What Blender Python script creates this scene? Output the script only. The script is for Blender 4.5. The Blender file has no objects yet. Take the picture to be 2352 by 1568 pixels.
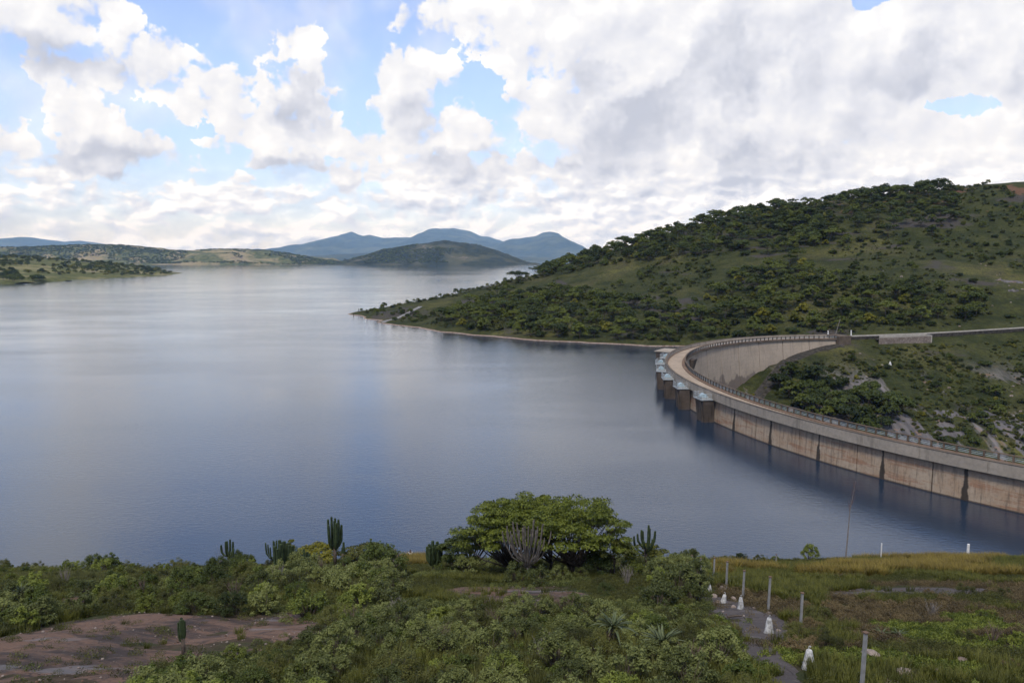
import bpy, math, random
import numpy as np
from mathutils import Vector, Matrix

scene = bpy.context.scene
R = math.radians

# ------------------------------------------------------------------ camera
FOCAL = 1829.0 / 2352.0            # focal length over picture width
PITCH = math.atan(190.0 / 1829.0)  # the camera looks a little down
CAM_Z = 38.0                       # metres above the lake
cam_data = bpy.data.cameras.new('camera')
cam_data.sensor_fit = 'HORIZONTAL'
cam_data.sensor_width = 36.0
cam_data.lens = 36.0 * FOCAL
cam_data.clip_start = 0.5
cam_data.clip_end = 60000.0
camera = bpy.data.objects.new('camera', cam_data)
scene.collection.objects.link(camera)
camera.location = (0.0, 0.0, CAM_Z)
camera.rotation_euler = (math.pi / 2 - PITCH, 0.0, 0.0)
scene.camera = camera

# ------------------------------------------------------------------ view and render
vs = scene.view_settings
vs.view_transform = 'Standard'
vs.look = 'None'
vs.exposure = 0.4
vs.gamma = 1.0
vs.use_curve_mapping = False
scene.render.engine = 'CYCLES'
cy = scene.cycles
cy.use_denoising = True
cy.max_bounces = 6
cy.diffuse_bounces = 2
cy.glossy_bounces = 3
cy.transmission_bounces = 3
cy.transparent_max_bounces = 6
cy.volume_bounces = 0
cy.caustics_reflective = False
cy.caustics_refractive = False
cy.sample_clamp_indirect = 4.0

# ------------------------------------------------------------------ sun (behind cloud, high, behind the camera and a little to the left)
SUN_EL, SUN_AZ = 58.0, -162.0       # degrees; azimuth from +Y towards +X
sun_data = bpy.data.lights.new('sun', 'SUN')
sun_data.energy = 2.3
sun_data.angle = R(10)
sun_data.color = (1.0, 0.94, 0.85)
sun = bpy.data.objects.new('sun', sun_data)
scene.collection.objects.link(sun)
_sd = Vector((math.sin(R(SUN_AZ)) * math.cos(R(SUN_EL)), math.cos(R(SUN_AZ)) * math.cos(R(SUN_EL)), math.sin(R(SUN_EL))))
sun.rotation_euler = (-_sd).to_track_quat('-Z', 'Y').to_euler()
sun.location = (-100, -300, 600)


# ------------------------------------------------------------------ node helpers
class NT:
    def __init__(self, tree):
        self.t = tree
        tree.nodes.clear()

    def node(self, kind, **kw):
        n = self.t.nodes.new(kind)
        for k, v in kw.items():
            setattr(n, k, v)
        return n

    def put(self, sock, v):
        if v is None:
            return
        if isinstance(v, bpy.types.NodeSocket):
            self.t.links.new(v, sock)
        else:
            if hasattr(sock.default_value, '__len__') and hasattr(v, '__len__'):
                if len(sock.default_value) == 4 and len(v) == 3:
                    v = (*v, 1.0)
            sock.default_value = v

    def math(self, op, a, b=None, c=None, clamp=False):
        n = self.node('ShaderNodeMath', operation=op, use_clamp=clamp)
        self.put(n.inputs[0], a); self.put(n.inputs[1], b); self.put(n.inputs[2], c)
        return n.outputs[0]

    def vmath(self, op, a, b=None, c=None, scale=None):
        n = self.node('ShaderNodeVectorMath', operation=op)
        self.put(n.inputs[0], a); self.put(n.inputs[1], b)
        if c is not None: self.put(n.inputs[2], c)
        if scale is not None: self.put(n.inputs['Scale'], scale)
        return n.outputs['Value'] if op in ('DOT_PRODUCT', 'LENGTH', 'DISTANCE') else n.outputs[0]

    def sep(self, v):
        n = self.node('ShaderNodeSeparateXYZ'); self.put(n.inputs[0], v)
        return n.outputs

    def comb(self, x=0.0, y=0.0, z=0.0):
        n = self.node('ShaderNodeCombineXYZ')
        self.put(n.inputs[0], x); self.put(n.inputs[1], y); self.put(n.inputs[2], z)
        return n.outputs[0]

    def noise(self, vec, scale, detail=4.0, rough=0.5, dist=0.0, dims='3D', color=False, lac=2.0):
        n = self.node('ShaderNodeTexNoise', noise_dimensions=dims)
        self.put(n.inputs['Vector'], vec); self.put(n.inputs['Scale'], scale)
        self.put(n.inputs['Detail'], detail); self.put(n.inputs['Roughness'], rough)
        self.put(n.inputs['Distortion'], dist); self.put(n.inputs['Lacunarity'], lac)
        return n.outputs['Color' if color else 'Fac']

    def voronoi(self, vec, scale, feature='F1', detail=0.0, rough=0.5, smooth=0.5, dims='3D', out='Distance', rand=1.0):
        n = self.node('ShaderNodeTexVoronoi', voronoi_dimensions=dims, feature=feature)
        self.put(n.inputs['Vector'], vec); self.put(n.inputs['Scale'], scale)
        if 'Detail' in n.inputs: self.put(n.inputs['Detail'], detail); self.put(n.inputs['Roughness'], rough)
        if feature == 'SMOOTH_F1': self.put(n.inputs['Smoothness'], smooth)
        self.put(n.inputs['Randomness'], rand)
        return n.outputs[out]

    def smooth(self, v, lo, hi, a=0.0, b=1.0):
        n = self.node('ShaderNodeMapRange', interpolation_type='SMOOTHSTEP')
        self.put(n.inputs[0], v); self.put(n.inputs[1], lo); self.put(n.inputs[2], hi)
        self.put(n.inputs[3], a); self.put(n.inputs[4], b)
        return n.outputs[0]

    def lin(self, v, lo, hi, a=0.0, b=1.0):
        n = self.node('ShaderNodeMapRange')
        self.put(n.inputs[0], v); self.put(n.inputs[1], lo); self.put(n.inputs[2], hi)
        self.put(n.inputs[3], a); self.put(n.inputs[4], b)
        return n.outputs[0]

    def mix(self, f, a, b, blend='MIX'):
        n = self.node('ShaderNodeMix', data_type='RGBA', blend_type=blend)
        self.put(n.inputs[0], f)
        ca = [s for s in n.inputs if s.type == 'RGBA']
        self.put(ca[0], a); self.put(ca[1], b)
        return [s for s in n.outputs if s.type == 'RGBA'][0]

    def ramp(self, f, stops, interp='LINEAR'):
        n = self.node('ShaderNodeValToRGB')
        cr = n.color_ramp; cr.interpolation = interp
        while len(cr.elements) < len(stops): cr.elements.new(0.5)
        for e, (p, c) in zip(cr.elements, stops):
            e.position = p; e.color = (*c, 1.0) if len(c) == 3 else c
        self.put(n.inputs[0], f)
        return n.outputs[0]


# ------------------------------------------------------------------ world: blue sky with cumulus clouds, in degrees of azimuth and elevation
world = bpy.data.worlds.new('World')
scene.world = world
world.use_nodes = True
W = NT(world.node_tree)
_dir = W.node('ShaderNodeTexCoord').outputs['Generated']
dx, dy, dz = W.sep(_dir)
az = W.math('MULTIPLY', W.math('ARCTAN2', dx, dy), 180 / math.pi)
el = W.math('MULTIPLY', W.math('ARCSINE', dz), 180 / math.pi)
P0 = W.comb(az, el, 0.0)
PN = W.vmath('ADD', P0, (173.31, 41.77, 0.0))      # noise is read away from its own origin
# billowed outlines: the position is pushed about by soft noise before the cloud masses are read
wn1 = W.vmath('SUBTRACT', W.noise(PN, 0.16, 2.0, 0.5, dims='2D', color=True), (0.5, 0.5, 0.5))
wn2 = W.vmath('SUBTRACT', W.noise(PN, 0.6, 5.0, 0.6, dims='2D', color=True), (0.5, 0.5, 0.5))
Pw = W.vmath('ADD', P0, W.vmath('MULTIPLY', wn1, (4.6, 3.4, 0.0)))
Pw = W.vmath('ADD', Pw, W.vmath('MULTIPLY', wn2, (3.0, 2.4, 0.0)))
# cloud masses: azimuth, elevation, half width, half height
CLOUDS = [
    (-29.5, 14.5, 5.6, 4.0), (-24.5, 12.1, 5.0, 2.5), (-31.0, 17.0, 3.5, 2.5), (-28.0, 11.0, 4.6, 1.6),
    (-28.6, 8.9, 2.5, 1.5), (-27.0, 7.4, 2.4, 1.9), (-24.6, 6.5, 3.5, 1.3), (-27.2, 6.2, 5.8, 1.5), (-32.6, 6.8, 1.8, 1.7),
    (-15.3, 14.0, 1.75, 2.1), (-15.1, 11.3, 2.0, 2.7), (-18.6, 10.7, 2.3, 1.8), (-17.0, 9.1, 4.8, 2.0),
    (-20.4, 10.1, 3.4, 1.0), (-16.0, 7.0, 2.7, 1.5), (-12.8, 8.6, 3.0, 1.2),
    (-6.8, 10.6, 3.5, 2.9), (-8.0, 12.1, 1.6, 2.0), (-5.5, 12.4, 1.9, 1.7), (-5.2, 8.1, 4.8, 3.2), (-9.2, 8.0, 2.9, 2.3),
    (-5.5, 5.3, 6.3, 2.6), (-11.6, 5.9, 2.0, 1.5),
    (-3.9, 16.0, 3.4, 1.9), (0.2, 14.8, 4.4, 2.8), (-5.2, 17.0, 2.2, 1.3), (3.9, 16.3, 4.8, 3.8),
    (2.3, 10.0, 3.8, 3.5), (0.1, 11.5, 1.6, 1.6), (8.5, 12.0, 7.6, 6.6), (17.2, 11.6, 10.0, 7.0), (26.5, 12.2, 8.2, 5.2),
    (30.0, 14.6, 4.4, 3.0), (14.5, 7.4, 12.5, 3.4), (30.0, 8.0, 4.4, 3.6), (24.0, 6.2, 8.4, 2.4), (5.4, 6.0, 9.4, 1.9), (17.0, 11.0, 17.0, 8.0), (-1.0, 4.6, 9.0, 2.0), (-5.0, 4.4, 8.0, 2.6), (-20.0, 3.6, 14.0, 1.5), (6.0, 3.6, 9.0, 1.8), (20.0, 4.4, 14.0, 2.2),
]
HOLES = [(29.0, 9.3, 2.2, 0.75), (24.3, 16.9, 1.9, 0.8), (-2.2, 12.2, 1.5, 2.0), (-1.6, 10.0, 0.8, 1.3), (-21.5, 8.4, 2.4, 0.9)]


def blob_field(P, blobs, k):
    acc = None
    for (a, e, ra, re) in blobs:
        q = W.vmath('MULTIPLY_ADD', P, (1 / ra, 1 / re, 0.0), (-a / ra, -e / re, 0.0))
        d = W.math('SUBTRACT', 1.0, W.vmath('DOT_PRODUCT', q, q))
        acc = d if acc is None else W.math('SMOOTH_MAX', acc, d, k)
    return acc


mass = W.math('MAXIMUM', blob_field(Pw, CLOUDS, 0.35), -1.0)
hole = W.math('MAXIMUM', blob_field(Pw, HOLES, 0.2), 0.0)
mass = W.math('SUBTRACT', mass, W.math('MULTIPLY', hole, 2.2))
# away from the part in view the cover goes on as broken cloud of the same kind
far_side = W.math('MAXIMUM', W.smooth(el, 17.5, 22.0), W.smooth(W.math('ABSOLUTE', az), 33.0, 40.0))
broken = W.math('MULTIPLY_ADD', W.noise(PN, 0.055, 3.0, 0.5, dims='2D'), 5.0, -2.55)
mass = W.math('ADD', W.math('MULTIPLY', mass, W.math('SUBTRACT', 1.0, far_side)), W.math('MULTIPLY', broken, far_side))


def billow(off, det):
    p = W.vmath('ADD', PN, off)
    return W.math('MULTIPLY', W.math('SUBTRACT', W.noise(p, 0.27, det, 0.55, 0.0, dims='2D'), 0.5), 2.0)


bil = billow((0, 0, 0), 5.0)
bil_lit = billow((-0.22, 0.40, 0), 5.0)
puff = W.voronoi(W.vmath('ADD', PN, W.vmath('MULTIPLY', wn2, (1.6, 1.6, 0.0))), 0.75, 'F1', 1.0, 0.5, dims='2D')
relief = W.math('ADD', W.math('MULTIPLY', W.math('SUBTRACT', billow((0, 0, 0), 1.5), billow((-0.6, 1.1, 0), 1.5)), 0.62), W.math('MULTIPLY', W.math('SUBTRACT', bil, bil_lit), 0.62))
dens = W.math('ADD', W.math('MULTIPLY', mass, 0.8), W.math('MULTIPLY', bil, 0.85))
dens = W.math('ADD', dens, W.math('MULTIPLY', W.math('SUBTRACT', 0.45, puff), 0.52))
dens = W.math('ADD', dens, W.math('MULTIPLY', W.math('MULTIPLY', W.smooth(az, 1.0, 9.0, 0.0, 0.55), W.math('SUBTRACT', 1.0, far_side)), W.smooth(hole, 0.0, 0.3, 1.0, 0.0)))
# low down the clouds stand one behind another, small and flat
Plow = W.vmath('ADD', W.vmath('MULTIPLY', PN, (1.0, 2.2, 1.0)), W.vmath('MULTIPLY', wn2, (0.8, 1.4, 0.0)))
low_n = W.noise(Plow, 0.36, 4.0, 0.55, 0.0, dims='2D')
low_lit = W.noise(W.vmath('ADD', Plow, (-0.4, 0.8, 0.0)), 0.36, 3.0, 0.55, 0.0, dims='2D')
low = W.smooth(el, 3.0, 8.0, 1.0, 0.0)
low_d = W.math('SUBTRACT', W.math('MULTIPLY_ADD', low_n, 3.6, -1.42), W.smooth(el, 3.8, 9.0, 0.0, 2.3))
low_d = W.math('ADD', low_d, W.smooth(el, 0.0, 2.6, 0.5, 0.0))
dens = W.math('SMOOTH_MAX', dens, low_d, 0.2)
# crisp lit tops, ragged soft undersides
edge = W.smooth(relief, -0.25, 0.25, 0.55, 0.13)
cover = W.smooth(dens, -0.06, W.math('ADD', edge, W.math('MULTIPLY', low, 0.35)))
veil = W.smooth(W.noise(PN, 0.10, 4.0, 0.6, 0.0, dims='2D'), 0.42, 0.72, 0.10, 0.50)
veil = W.math('ADD', veil, W.smooth(el, 0.0, 9.0, 0.38, 0.0))
cover = W.math('MAXIMUM', cover, veil)
GREYS = [
    (15.0, 7.4, 12.0, 3.0), (8.6, 11.0, 5.6, 5.0), (16.5, 12.0, 6.5, 4.4), (28.0, 11.4, 5.4, 2.2), (-14.6, 10.7, 1.7, 2.3),
    (-6.4, 9.6, 2.2, 1.8), (-26.5, 6.0, 4.5, 1.2), (-15.8, 6.2, 2.6, 0.8), (-3.5, 6.4, 3.4, 1.2), (6.0, 6.6, 6.0, 1.2), (-28.0, 11.6, 6.0, 1.6),
]
grey = W.smooth(W.math('ADD', blob_field(Pw, GREYS, 0.4), W.math('MULTIPLY', bil, 0.5)), -0.5, 1.0)
grey = W.math('MULTIPLY', grey, W.smooth(W.noise(W.vmath('ADD', Pw, (173.31, 41.77, 0.0)), 0.17, 3.0, 0.55, 0.0, dims='2D'), 0.36, 0.60, 0.22, 1.15))
grey = W.math('MULTIPLY', grey, W.math('SUBTRACT', 1.0, far_side))
grey = W.math('ADD', grey, W.math('MULTIPLY', far_side, W.smooth(dens, 0.4, 2.4, 0.0, 0.8)))
lowrel = W.math('MULTIPLY', W.math('SUBTRACT', low_n, low_lit), W.math('MULTIPLY', low, 2.8))
shade = W.math('ADD', W.math('MULTIPLY', grey, 0.50), 0.25)
shade = W.math('SUBTRACT', shade, W.math('ADD', W.math('MULTIPLY', relief, 0.60), lowrel))
shade = W.math('SUBTRACT', shade, W.smooth(puff, 0.15, 0.6, 0.05, -0.05), clamp=True)
cloud_col = W.ramp(shade, [(0.0, (1.16, 1.15, 1.14)), (0.22, (0.98, 0.98, 1.0)), (0.55, (0.81, 0.825, 0.895)), (1.0, (0.58, 0.605, 0.695))])
sky = W.node('ShaderNodeTexSky', sky_type='NISHITA')
sky.sun_disc = False
sky.sun_elevation = R(SUN_EL)
sky.sun_rotation = R(SUN_AZ)
sky.altitude = 1000.0
sky.air_density = 1.0
sky.dust_density = 0.5
sky.ozone_density = 1.5
CLOUD_GAIN = 5.1
# the camera's own blue, a little deeper in the gaps low down
blue = W.vmath('SCALE', W.mix(1.0, sky.outputs[0], (1.12, 1.06, 1.20), 'MULTIPLY'), scale=W.smooth(el, 0.0, 14.0, 0.66, 1.0))
cloud_rad = W.vmath('SCALE', W.mix(W.smooth(el, -1.0, 7.0, 1.0, 0.0), cloud_col, W.vmath('MULTIPLY', cloud_col, (0.97, 1.04, 1.18))), scale=CLOUD_GAIN)
final = W.mix(cover, blue, cloud_rad)
bg = W.node('ShaderNodeBackground')
W.put(bg.inputs[0], final)
bg.inputs[1].default_value = 0.15
wo = W.node('ShaderNodeOutputWorld')
W.t.links.new(bg.outputs[0], wo.inputs[0])
world.cycles.sampling_method = 'NONE'
world.cycles.sample_map_resolution = 512


# ------------------------------------------------------------------ geometry helpers
def link(o, parent=None):
    scene.collection.objects.link(o)
    if parent is not None:
        o.parent = parent
    return o


def tag(o, label=None, cat=None, group=None, kind=None):
    if label: o['label'] = label
    if cat: o['category'] = cat
    if group: o['group'] = group
    if kind: o['kind'] = kind
    return o


def empty(name, loc=(0, 0, 0), rz=0.0):
    o = bpy.data.objects.new(name, None)
    o.location = loc
    o.rotation_euler = (0, 0, rz)
    o.empty_display_size = 0.2
    return link(o)


def mesh_from(name, verts, faces, mats=None, smooth=False, uvs=None, mat_idx=None):
    me = bpy.data.meshes.new(name)
    me.from_pydata([tuple(v) for v in verts], [], [tuple(f) for f in faces])
    for m in (mats or []):
        me.materials.append(m)
    if smooth:
        me.polygons.foreach_set('use_smooth', [True] * len(me.polygons))
    if mat_idx is not None:
        me.polygons.foreach_set('material_index', mat_idx)
    if uvs is not None:
        layer = me.uv_layers.new(name='UVMap')
        li = np.zeros(len(me.loops), dtype=np.int32)
        me.loops.foreach_get('vertex_index', li)
        layer.data.foreach_set('uv', np.asarray(uvs, dtype=np.float32)[li].ravel())
    me.update()
    return me


def quads_mesh(name, co, mats, smooth=False, mat_idx=None):
    """co: (n,4,3) array of separate quads"""
    n = len(co)
    me = bpy.data.meshes.new(name)
    me.vertices.add(n * 4); me.loops.add(n * 4); me.polygons.add(n)
    me.vertices.foreach_set('co', np.asarray(co, dtype=np.float32).ravel())
    me.loops.foreach_set('vertex_index', np.arange(n * 4, dtype=np.int32))
    me.polygons.foreach_set('loop_start', np.arange(0, n * 4, 4, dtype=np.int32))
    me.polygons.foreach_set('loop_total', np.full(n, 4, dtype=np.int32))
    for m in mats: me.materials.append(m)
    if mat_idx is not None: me.polygons.foreach_set('material_index', mat_idx)
    if smooth: me.polygons.foreach_set('use_smooth', np.ones(n, dtype=bool))
    me.update()
    return me


def grid_mesh(name, X, Y, Z, mat, smooth=True, keep=None):
    ny, nx = X.shape
    v = np.stack([X, Y, Z], -1).reshape(-1, 3)
    i = np.arange(ny - 1)[:, None] * nx + np.arange(nx - 1)[None, :]
    f = np.stack([i, i + 1, i + nx + 1, i + nx], -1).reshape(-1, 4)
    if keep is not None:
        k = keep.reshape(-1)
        f = f[k[f].any(1)]
        used = np.unique(f)
        mp = np.full(len(v), -1, dtype=np.int64); mp[used] = np.arange(len(used))
        v = v[used]; f = mp[f]
    me = bpy.data.meshes.new(name)
    me.vertices.add(len(v)); me.loops.add(len(f) * 4); me.polygons.add(len(f))
    me.vertices.foreach_set('co', v.astype(np.float32).ravel())
    me.loops.foreach_set('vertex_index', f.astype(np.int32).ravel())
    me.polygons.foreach_set('loop_start', np.arange(0, len(f) * 4, 4, dtype=np.int32))
    me.polygons.foreach_set('loop_total', np.full(len(f), 4, dtype=np.int32))
    if smooth: me.polygons.foreach_set('use_smooth', np.ones(len(f), dtype=bool))
    me.materials.append(mat)
    me.update()
    return me


class MB:
    """collects boxes, tubes and sheets; build() links them as one mesh object"""
    def __init__(self):
        self.v = []; self.f = []; self.uv = []

    def add(self, verts, faces, uvs=None):
        o = len(self.v)
        self.v.extend([tuple(p) for p in verts])
        self.uv.extend(uvs if uvs is not None else [(0.0, 0.0)] * len(verts))
        self.f.extend([tuple(i + o for i in f) for f in faces])

    def box(self, c, s, rz=0.0, taper=1.0):
        hx, hy, hz = s[0] / 2, s[1] / 2, s[2] / 2
        cr, sr = math.cos(rz), math.sin(rz)
        vs_ = []
        for z in (-1, 1):
            k = taper if z > 0 else 1.0
            for (a, b) in ((-1, -1), (1, -1), (1, 1), (-1, 1)):
                x, y = a * hx * k, b * hy * k
                vs_.append((c[0] + x * cr - y * sr, c[1] + x * sr + y * cr, c[2] + z * hz))
        self.add(vs_, [(3, 2, 1, 0), (4, 5, 6, 7), (0, 1, 5, 4), (1, 2, 6, 5), (2, 3, 7, 6), (3, 0, 4, 7)])

    def tube(self, pts, rad, n=6, cap=True, ribs=0.0):
        pts = [Vector(p) for p in pts]
        if not hasattr(rad, '__len__'): rad = [rad] * len(pts)
        ref = Vector((0.31, 0.17, 0.93)) if abs((pts[-1] - pts[0]).normalized().z) < 0.9 else Vector((1, 0.1, 0))
        rings = []
        vs_ = []
        for i, p in enumerate(pts):
            t = (pts[min(i + 1, len(pts) - 1)] - pts[max(i - 1, 0)]).normalized()
            a = t.cross(ref).normalized(); b = t.cross(a).normalized()
            ring = []
            for k in range(n):
                th = 2 * math.pi * k / n
                r = rad[i] * (1.0 - (ribs if k % 2 else 0.0))
                vs_.append(p + a * (math.cos(th) * r) + b * (math.sin(th) * r)); ring.append(len(vs_) - 1)
            rings.append(ring)
        fs = []
        for i in range(len(rings) - 1):
            for k in range(n):
                fs.append((rings[i][k], rings[i][(k + 1) % n], rings[i + 1][(k + 1) % n], rings[i + 1][k]))
        if cap:
            fs.append(tuple(rings[0][::-1])); fs.append(tuple(rings[-1]))
        self.add(vs_, fs)

    def mesh(self, name, mat, smooth=False, uv=False):
        return mesh_from(name, self.v, self.f, [mat] if mat else None, smooth, self.uv if uv else None)

    def build(self, name, mat, parent=None, smooth=False, uv=False):
        return link(bpy.data.objects.new(name, self.mesh(name, mat, smooth, uv)), parent)


def _hash2(ix, iy, seed):
    h = (ix.astype(np.int64) * 374761393 + iy.astype(np.int64) * 668265263 + seed * 1442695041) & 0xffffffff
    h = ((h ^ (h >> 13)) * 1274126177) & 0xffffffff
    return ((h ^ (h >> 16)) & 0xffffff) / float(0xffffff)


def vnoise(x, y, seed=0):
    x = np.asarray(x, dtype=float); y = np.asarray(y, dtype=float)
    ix = np.floor(x); iy = np.floor(y)
    fx = x - ix; fy = y - iy
    fx = fx * fx * fx * (fx * (fx * 6 - 15) + 10); fy = fy * fy * fy * (fy * (fy * 6 - 15) + 10)
    a = _hash2(ix, iy, seed); b = _hash2(ix + 1, iy, seed); c = _hash2(ix, iy + 1, seed); d = _hash2(ix + 1, iy + 1, seed)
    return (a * (1 - fx) + b * fx) * (1 - fy) + (c * (1 - fx) + d * fx) * fy


def fbm(x, y, scale, octaves=4, seed=0, gain=0.5):
    """value noise summed over octaves, about -1 to 1"""
    s = 0.0; amp = 1.0; tot = 0.0
    for k in range(octaves):
        s = s + amp * (vnoise(np.asarray(x) / scale * 2 ** k + 17.3 * k, np.asarray(y) / scale * 2 ** k - 9.1 * k, seed + k) * 2 - 1)
        tot += amp; amp *= gain
    return s / tot


def sstep(v, lo, hi):
    t = np.clip((np.asarray(v, dtype=float) - lo) / (hi - lo), 0, 1)
    return t * t * (3 - 2 * t)


# sight lines: where in the place a point of the survey picture (2352 wide) lies
_fw = np.array([0, math.cos(PITCH), -math.sin(PITCH)]); _up = np.array([0, math.sin(PITCH), math.cos(PITCH)])


def sight(x, y):
    return np.array([(x - 1176) / 1829.0, 0, 0]) + _up * ((784 - y) / 1829.0) + _fw


def at_z(x, y, z):
    r = sight(x, y)
    return np.array([0, 0, CAM_Z]) + r * ((z - CAM_Z) / r[2])


def at_y(x, y, Y):
    r = sight(x, y)
    return np.array([0, 0, CAM_Z]) + r * (Y / r[1])


def in_poly(x, y, poly):
    x = np.asarray(x, dtype=float); y = np.asarray(y, dtype=float)
    ins = np.zeros(x.shape, dtype=bool)
    n = len(poly)
    for i in range(n):
        x0, y0 = poly[i]; x1, y1 = poly[(i + 1) % n]
        if y0 == y1: continue
        c = ((y0 > y) != (y1 > y)) & (x < (x1 - x0) * (y - y0) / (y1 - y0) + x0)
        ins ^= c
    return ins


class Surface:
    """thin plate surface through surveyed points"""
    def __init__(self, pts, smooth=0.0, scale=100.0):
        P = np.asarray(pts, dtype=float)
        self.c = P[:, :2] / scale; self.s = scale
        n = len(P)
        K = self._k(self.c[:, None, :] - self.c[None, :, :]) + smooth * np.eye(n)
        A = np.zeros((n + 3, n + 3)); A[:n, :n] = K
        A[:n, n] = 1; A[:n, n + 1:] = self.c; A[n, :n] = 1; A[n + 1:, :n] = self.c.T
        b = np.zeros(n + 3); b[:n] = P[:, 2]
        self.w = np.linalg.solve(A, b)

    @staticmethod
    def _k(d):
        r2 = (d ** 2).sum(-1)
        return 0.5 * r2 * np.log(r2 + 1e-12)

    def __call__(self, x, y):
        x = np.asarray(x, dtype=float); y = np.asarray(y, dtype=float)
        q = np.stack([x, y], -1) / self.s
        n = len(self.c)
        out = self.w[n] + self.w[n + 1] * q[..., 0] + self.w[n + 2] * q[..., 1]
        for i in range(n):
            out = out + self.w[i] * self._k(q - self.c[i])
        return out


# ------------------------------------------------------------------ materials
def material(name):
    m = bpy.data.materials.new(name)
    m.use_nodes = True
    return m, NT(m.node_tree)


def finish(n, col, rough=0.8, spec=0.3, normal=None, **kw):
    b = n.node('ShaderNodeBsdfPrincipled')
    n.put(b.inputs['Base Color'], col); n.put(b.inputs['Roughness'], rough); n.put(b.inputs['Specular IOR Level'], spec)
    if normal is not None: n.put(b.inputs['Normal'], normal)
    for k, v in kw.items(): n.put(b.inputs[k], v)
    o = n.node('ShaderNodeOutputMaterial')
    n.t.links.new(b.outputs[0], o.inputs[0])
    return b


def bump(n, height, strength=0.5, dist=0.05):
    b = n.node('ShaderNodeBump')
    n.put(b.inputs['Strength'], strength); n.put(b.inputs['Distance'], dist); n.put(b.inputs['Height'], height)
    return b.outputs[0]


def geo_pos(n): return n.node('ShaderNodeNewGeometry').outputs['Position']
def obj_pos(n): return n.node('ShaderNodeTexCoord').outputs['Object']
def obj_rand(n): return n.node('ShaderNodeObjectInfo').outputs['Random']


def plain(name, col, rough=0.7, var=0.15, scale=3.0, spec=0.3, metallic=0.0):
    m, n = material(name)
    a = n.noise(geo_pos(n), scale, 5.0, 0.6)
    c = n.mix(n.smooth(a, 0.3, 0.7), [v * (1 - var) for v in col], [min(1, v * (1 + var)) for v in col])
    finish(n, c, rough, spec, bump(n, a, 0.25, 0.01), Metallic=metallic)
    return m


M_BARK = plain('bark', (0.070, 0.055, 0.043), 0.9, 0.3, 6.0)
M_GREYBARK = plain('grey_bark', (0.17, 0.15, 0.135), 0.9, 0.25, 5.0)


# ------------------------------------------------------------------ the near slope below the viewpoint
_PY = np.array([-80, -20, 0, 12, 20, 28, 40, 48, 57, 70, 81, 88, 93, 97, 103, 112, 130, 170.0])
_PD = np.array([-8, 3, 7.5, 10.4, 12.7, 15.2, 18.8, 21.2, 24.0, 28.2, 32.1, 34.6, 36.1, 38.0, 41.2, 46, 54, 76.0])


def _profile(y):
    # rounded joins between the surveyed slopes
    y = np.asarray(y, dtype=float)
    return (np.interp(y - 1.5, _PY, _PD) + np.interp(y, _PY, _PD) * 2 + np.interp(y + 1.5, _PY, _PD)) / 4


def G(x, y):
    x = np.asarray(x, dtype=float); y = np.asarray(y, dtype=float)
    d = _profile(y) * (1 + 0.030 * sstep(-x, 5, 45))
    z = CAM_Z - d
    z = z + 0.45 * fbm(x, y, 14.0, 3, 5) + 0.12 * fbm(x, y, 3.0, 3, 9)
    # towards the dam's own abutment, off to the right, the bank stays high
    return z


def on_ground(px_, py_, lift=0.0):
    """the place on the near slope a sight line meets"""
    r = sight(px_, py_)
    lo, hi = 8.0, 120.0
    for n_ in (60, 24, 16):
        t = np.linspace(lo, hi, n_)
        p = np.array([0, 0, CAM_Z])[None] + r[None] * (t / r[1])[:, None]
        below = p[:, 2] - G(p[:, 0], p[:, 1]) - lift
        k = int(np.argmax(below < 0))
        if below[k] >= 0:
            k = int(np.argmin(below))
        lo, hi = t[max(k - 1, 0)], t[min(k + (0 if below[k] < 0 else 1), n_ - 1)]
    return np.array([p[k, 0], p[k, 1], float(G(p[k, 0], p[k, 1]))])


def ground_mat():
    m, n = material('slope_soil')
    p = geo_pos(n)
    a = n.noise(p, 0.35, 5.0, 0.6); b = n.noise(p, 2.2, 6.0, 0.65); c = n.noise(p, 14.0, 4.0, 0.6)
    soil = n.mix(n.smooth(b, 0.35, 0.65), (0.040, 0.030, 0.021), (0.075, 0.056, 0.038))
    green = n.mix(n.smooth(c, 0.35, 0.65), (0.020, 0.027, 0.010), (0.044, 0.050, 0.020))
    col = n.mix(n.smooth(a, 0.40, 0.60), green, soil)
    finish(n, col, 0.95, 0.1, bump(n, n.math('ADD', b, n.math('MULTIPLY', c, 0.4)), 0.8, 0.12))
    return m


M_SOIL = ground_mat()
_xs = np.concatenate([np.linspace(-420, -110, 22), np.linspace(-105, 150, 380), np.linspace(158, 420, 20)])
_ys = np.concatenate([np.linspace(-80, 6, 14), np.linspace(8, 120, 230), np.linspace(124, 170, 10)])
_X, _Y = np.meshgrid(_xs, _ys)
_Z = G(_X, _Y)
slope = link(bpy.data.objects.new('near_slope_ground', grid_mesh('near_slope_ground', _X, _Y, _Z, M_SOIL)))
tag(slope, 'scrubby slope falling from the viewpoint to the lake edge', 'ground', kind='structure')

# ------------------------------------------------------------------ dam plan: an arch about this centre
DC = np.array([171.0, 208.0])
_TH = np.array([104, 110, 117, 124, 131, 138, 148, 160, 170, 180, 190, 200, 210, 216, 224, 236, 252.0])
_RU = np.array([118.8, 123, 127.6, 130.6, 132.2, 132.7, 131.3, 128.7, 127.6, 127.4, 127.1, 127.2, 129.0, 130.3, 132.4, 136.0, 141.5])
_fit = np.polyfit((_TH - 175) / 60.0, _RU, 6)


def r_up(th): return np.polyval(_fit, (np.asarray(th, dtype=float) - 175) / 60.0)


def dam_pt(th, off, z=0.0):
    """point at angle th (degrees), off metres outwards (upstream) of the upstream parapet face"""
    r = float(r_up(th)) + off
    return np.array([DC[0] + r * math.cos(R(th)), DC[1] + r * math.sin(R(th)), z])


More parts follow.
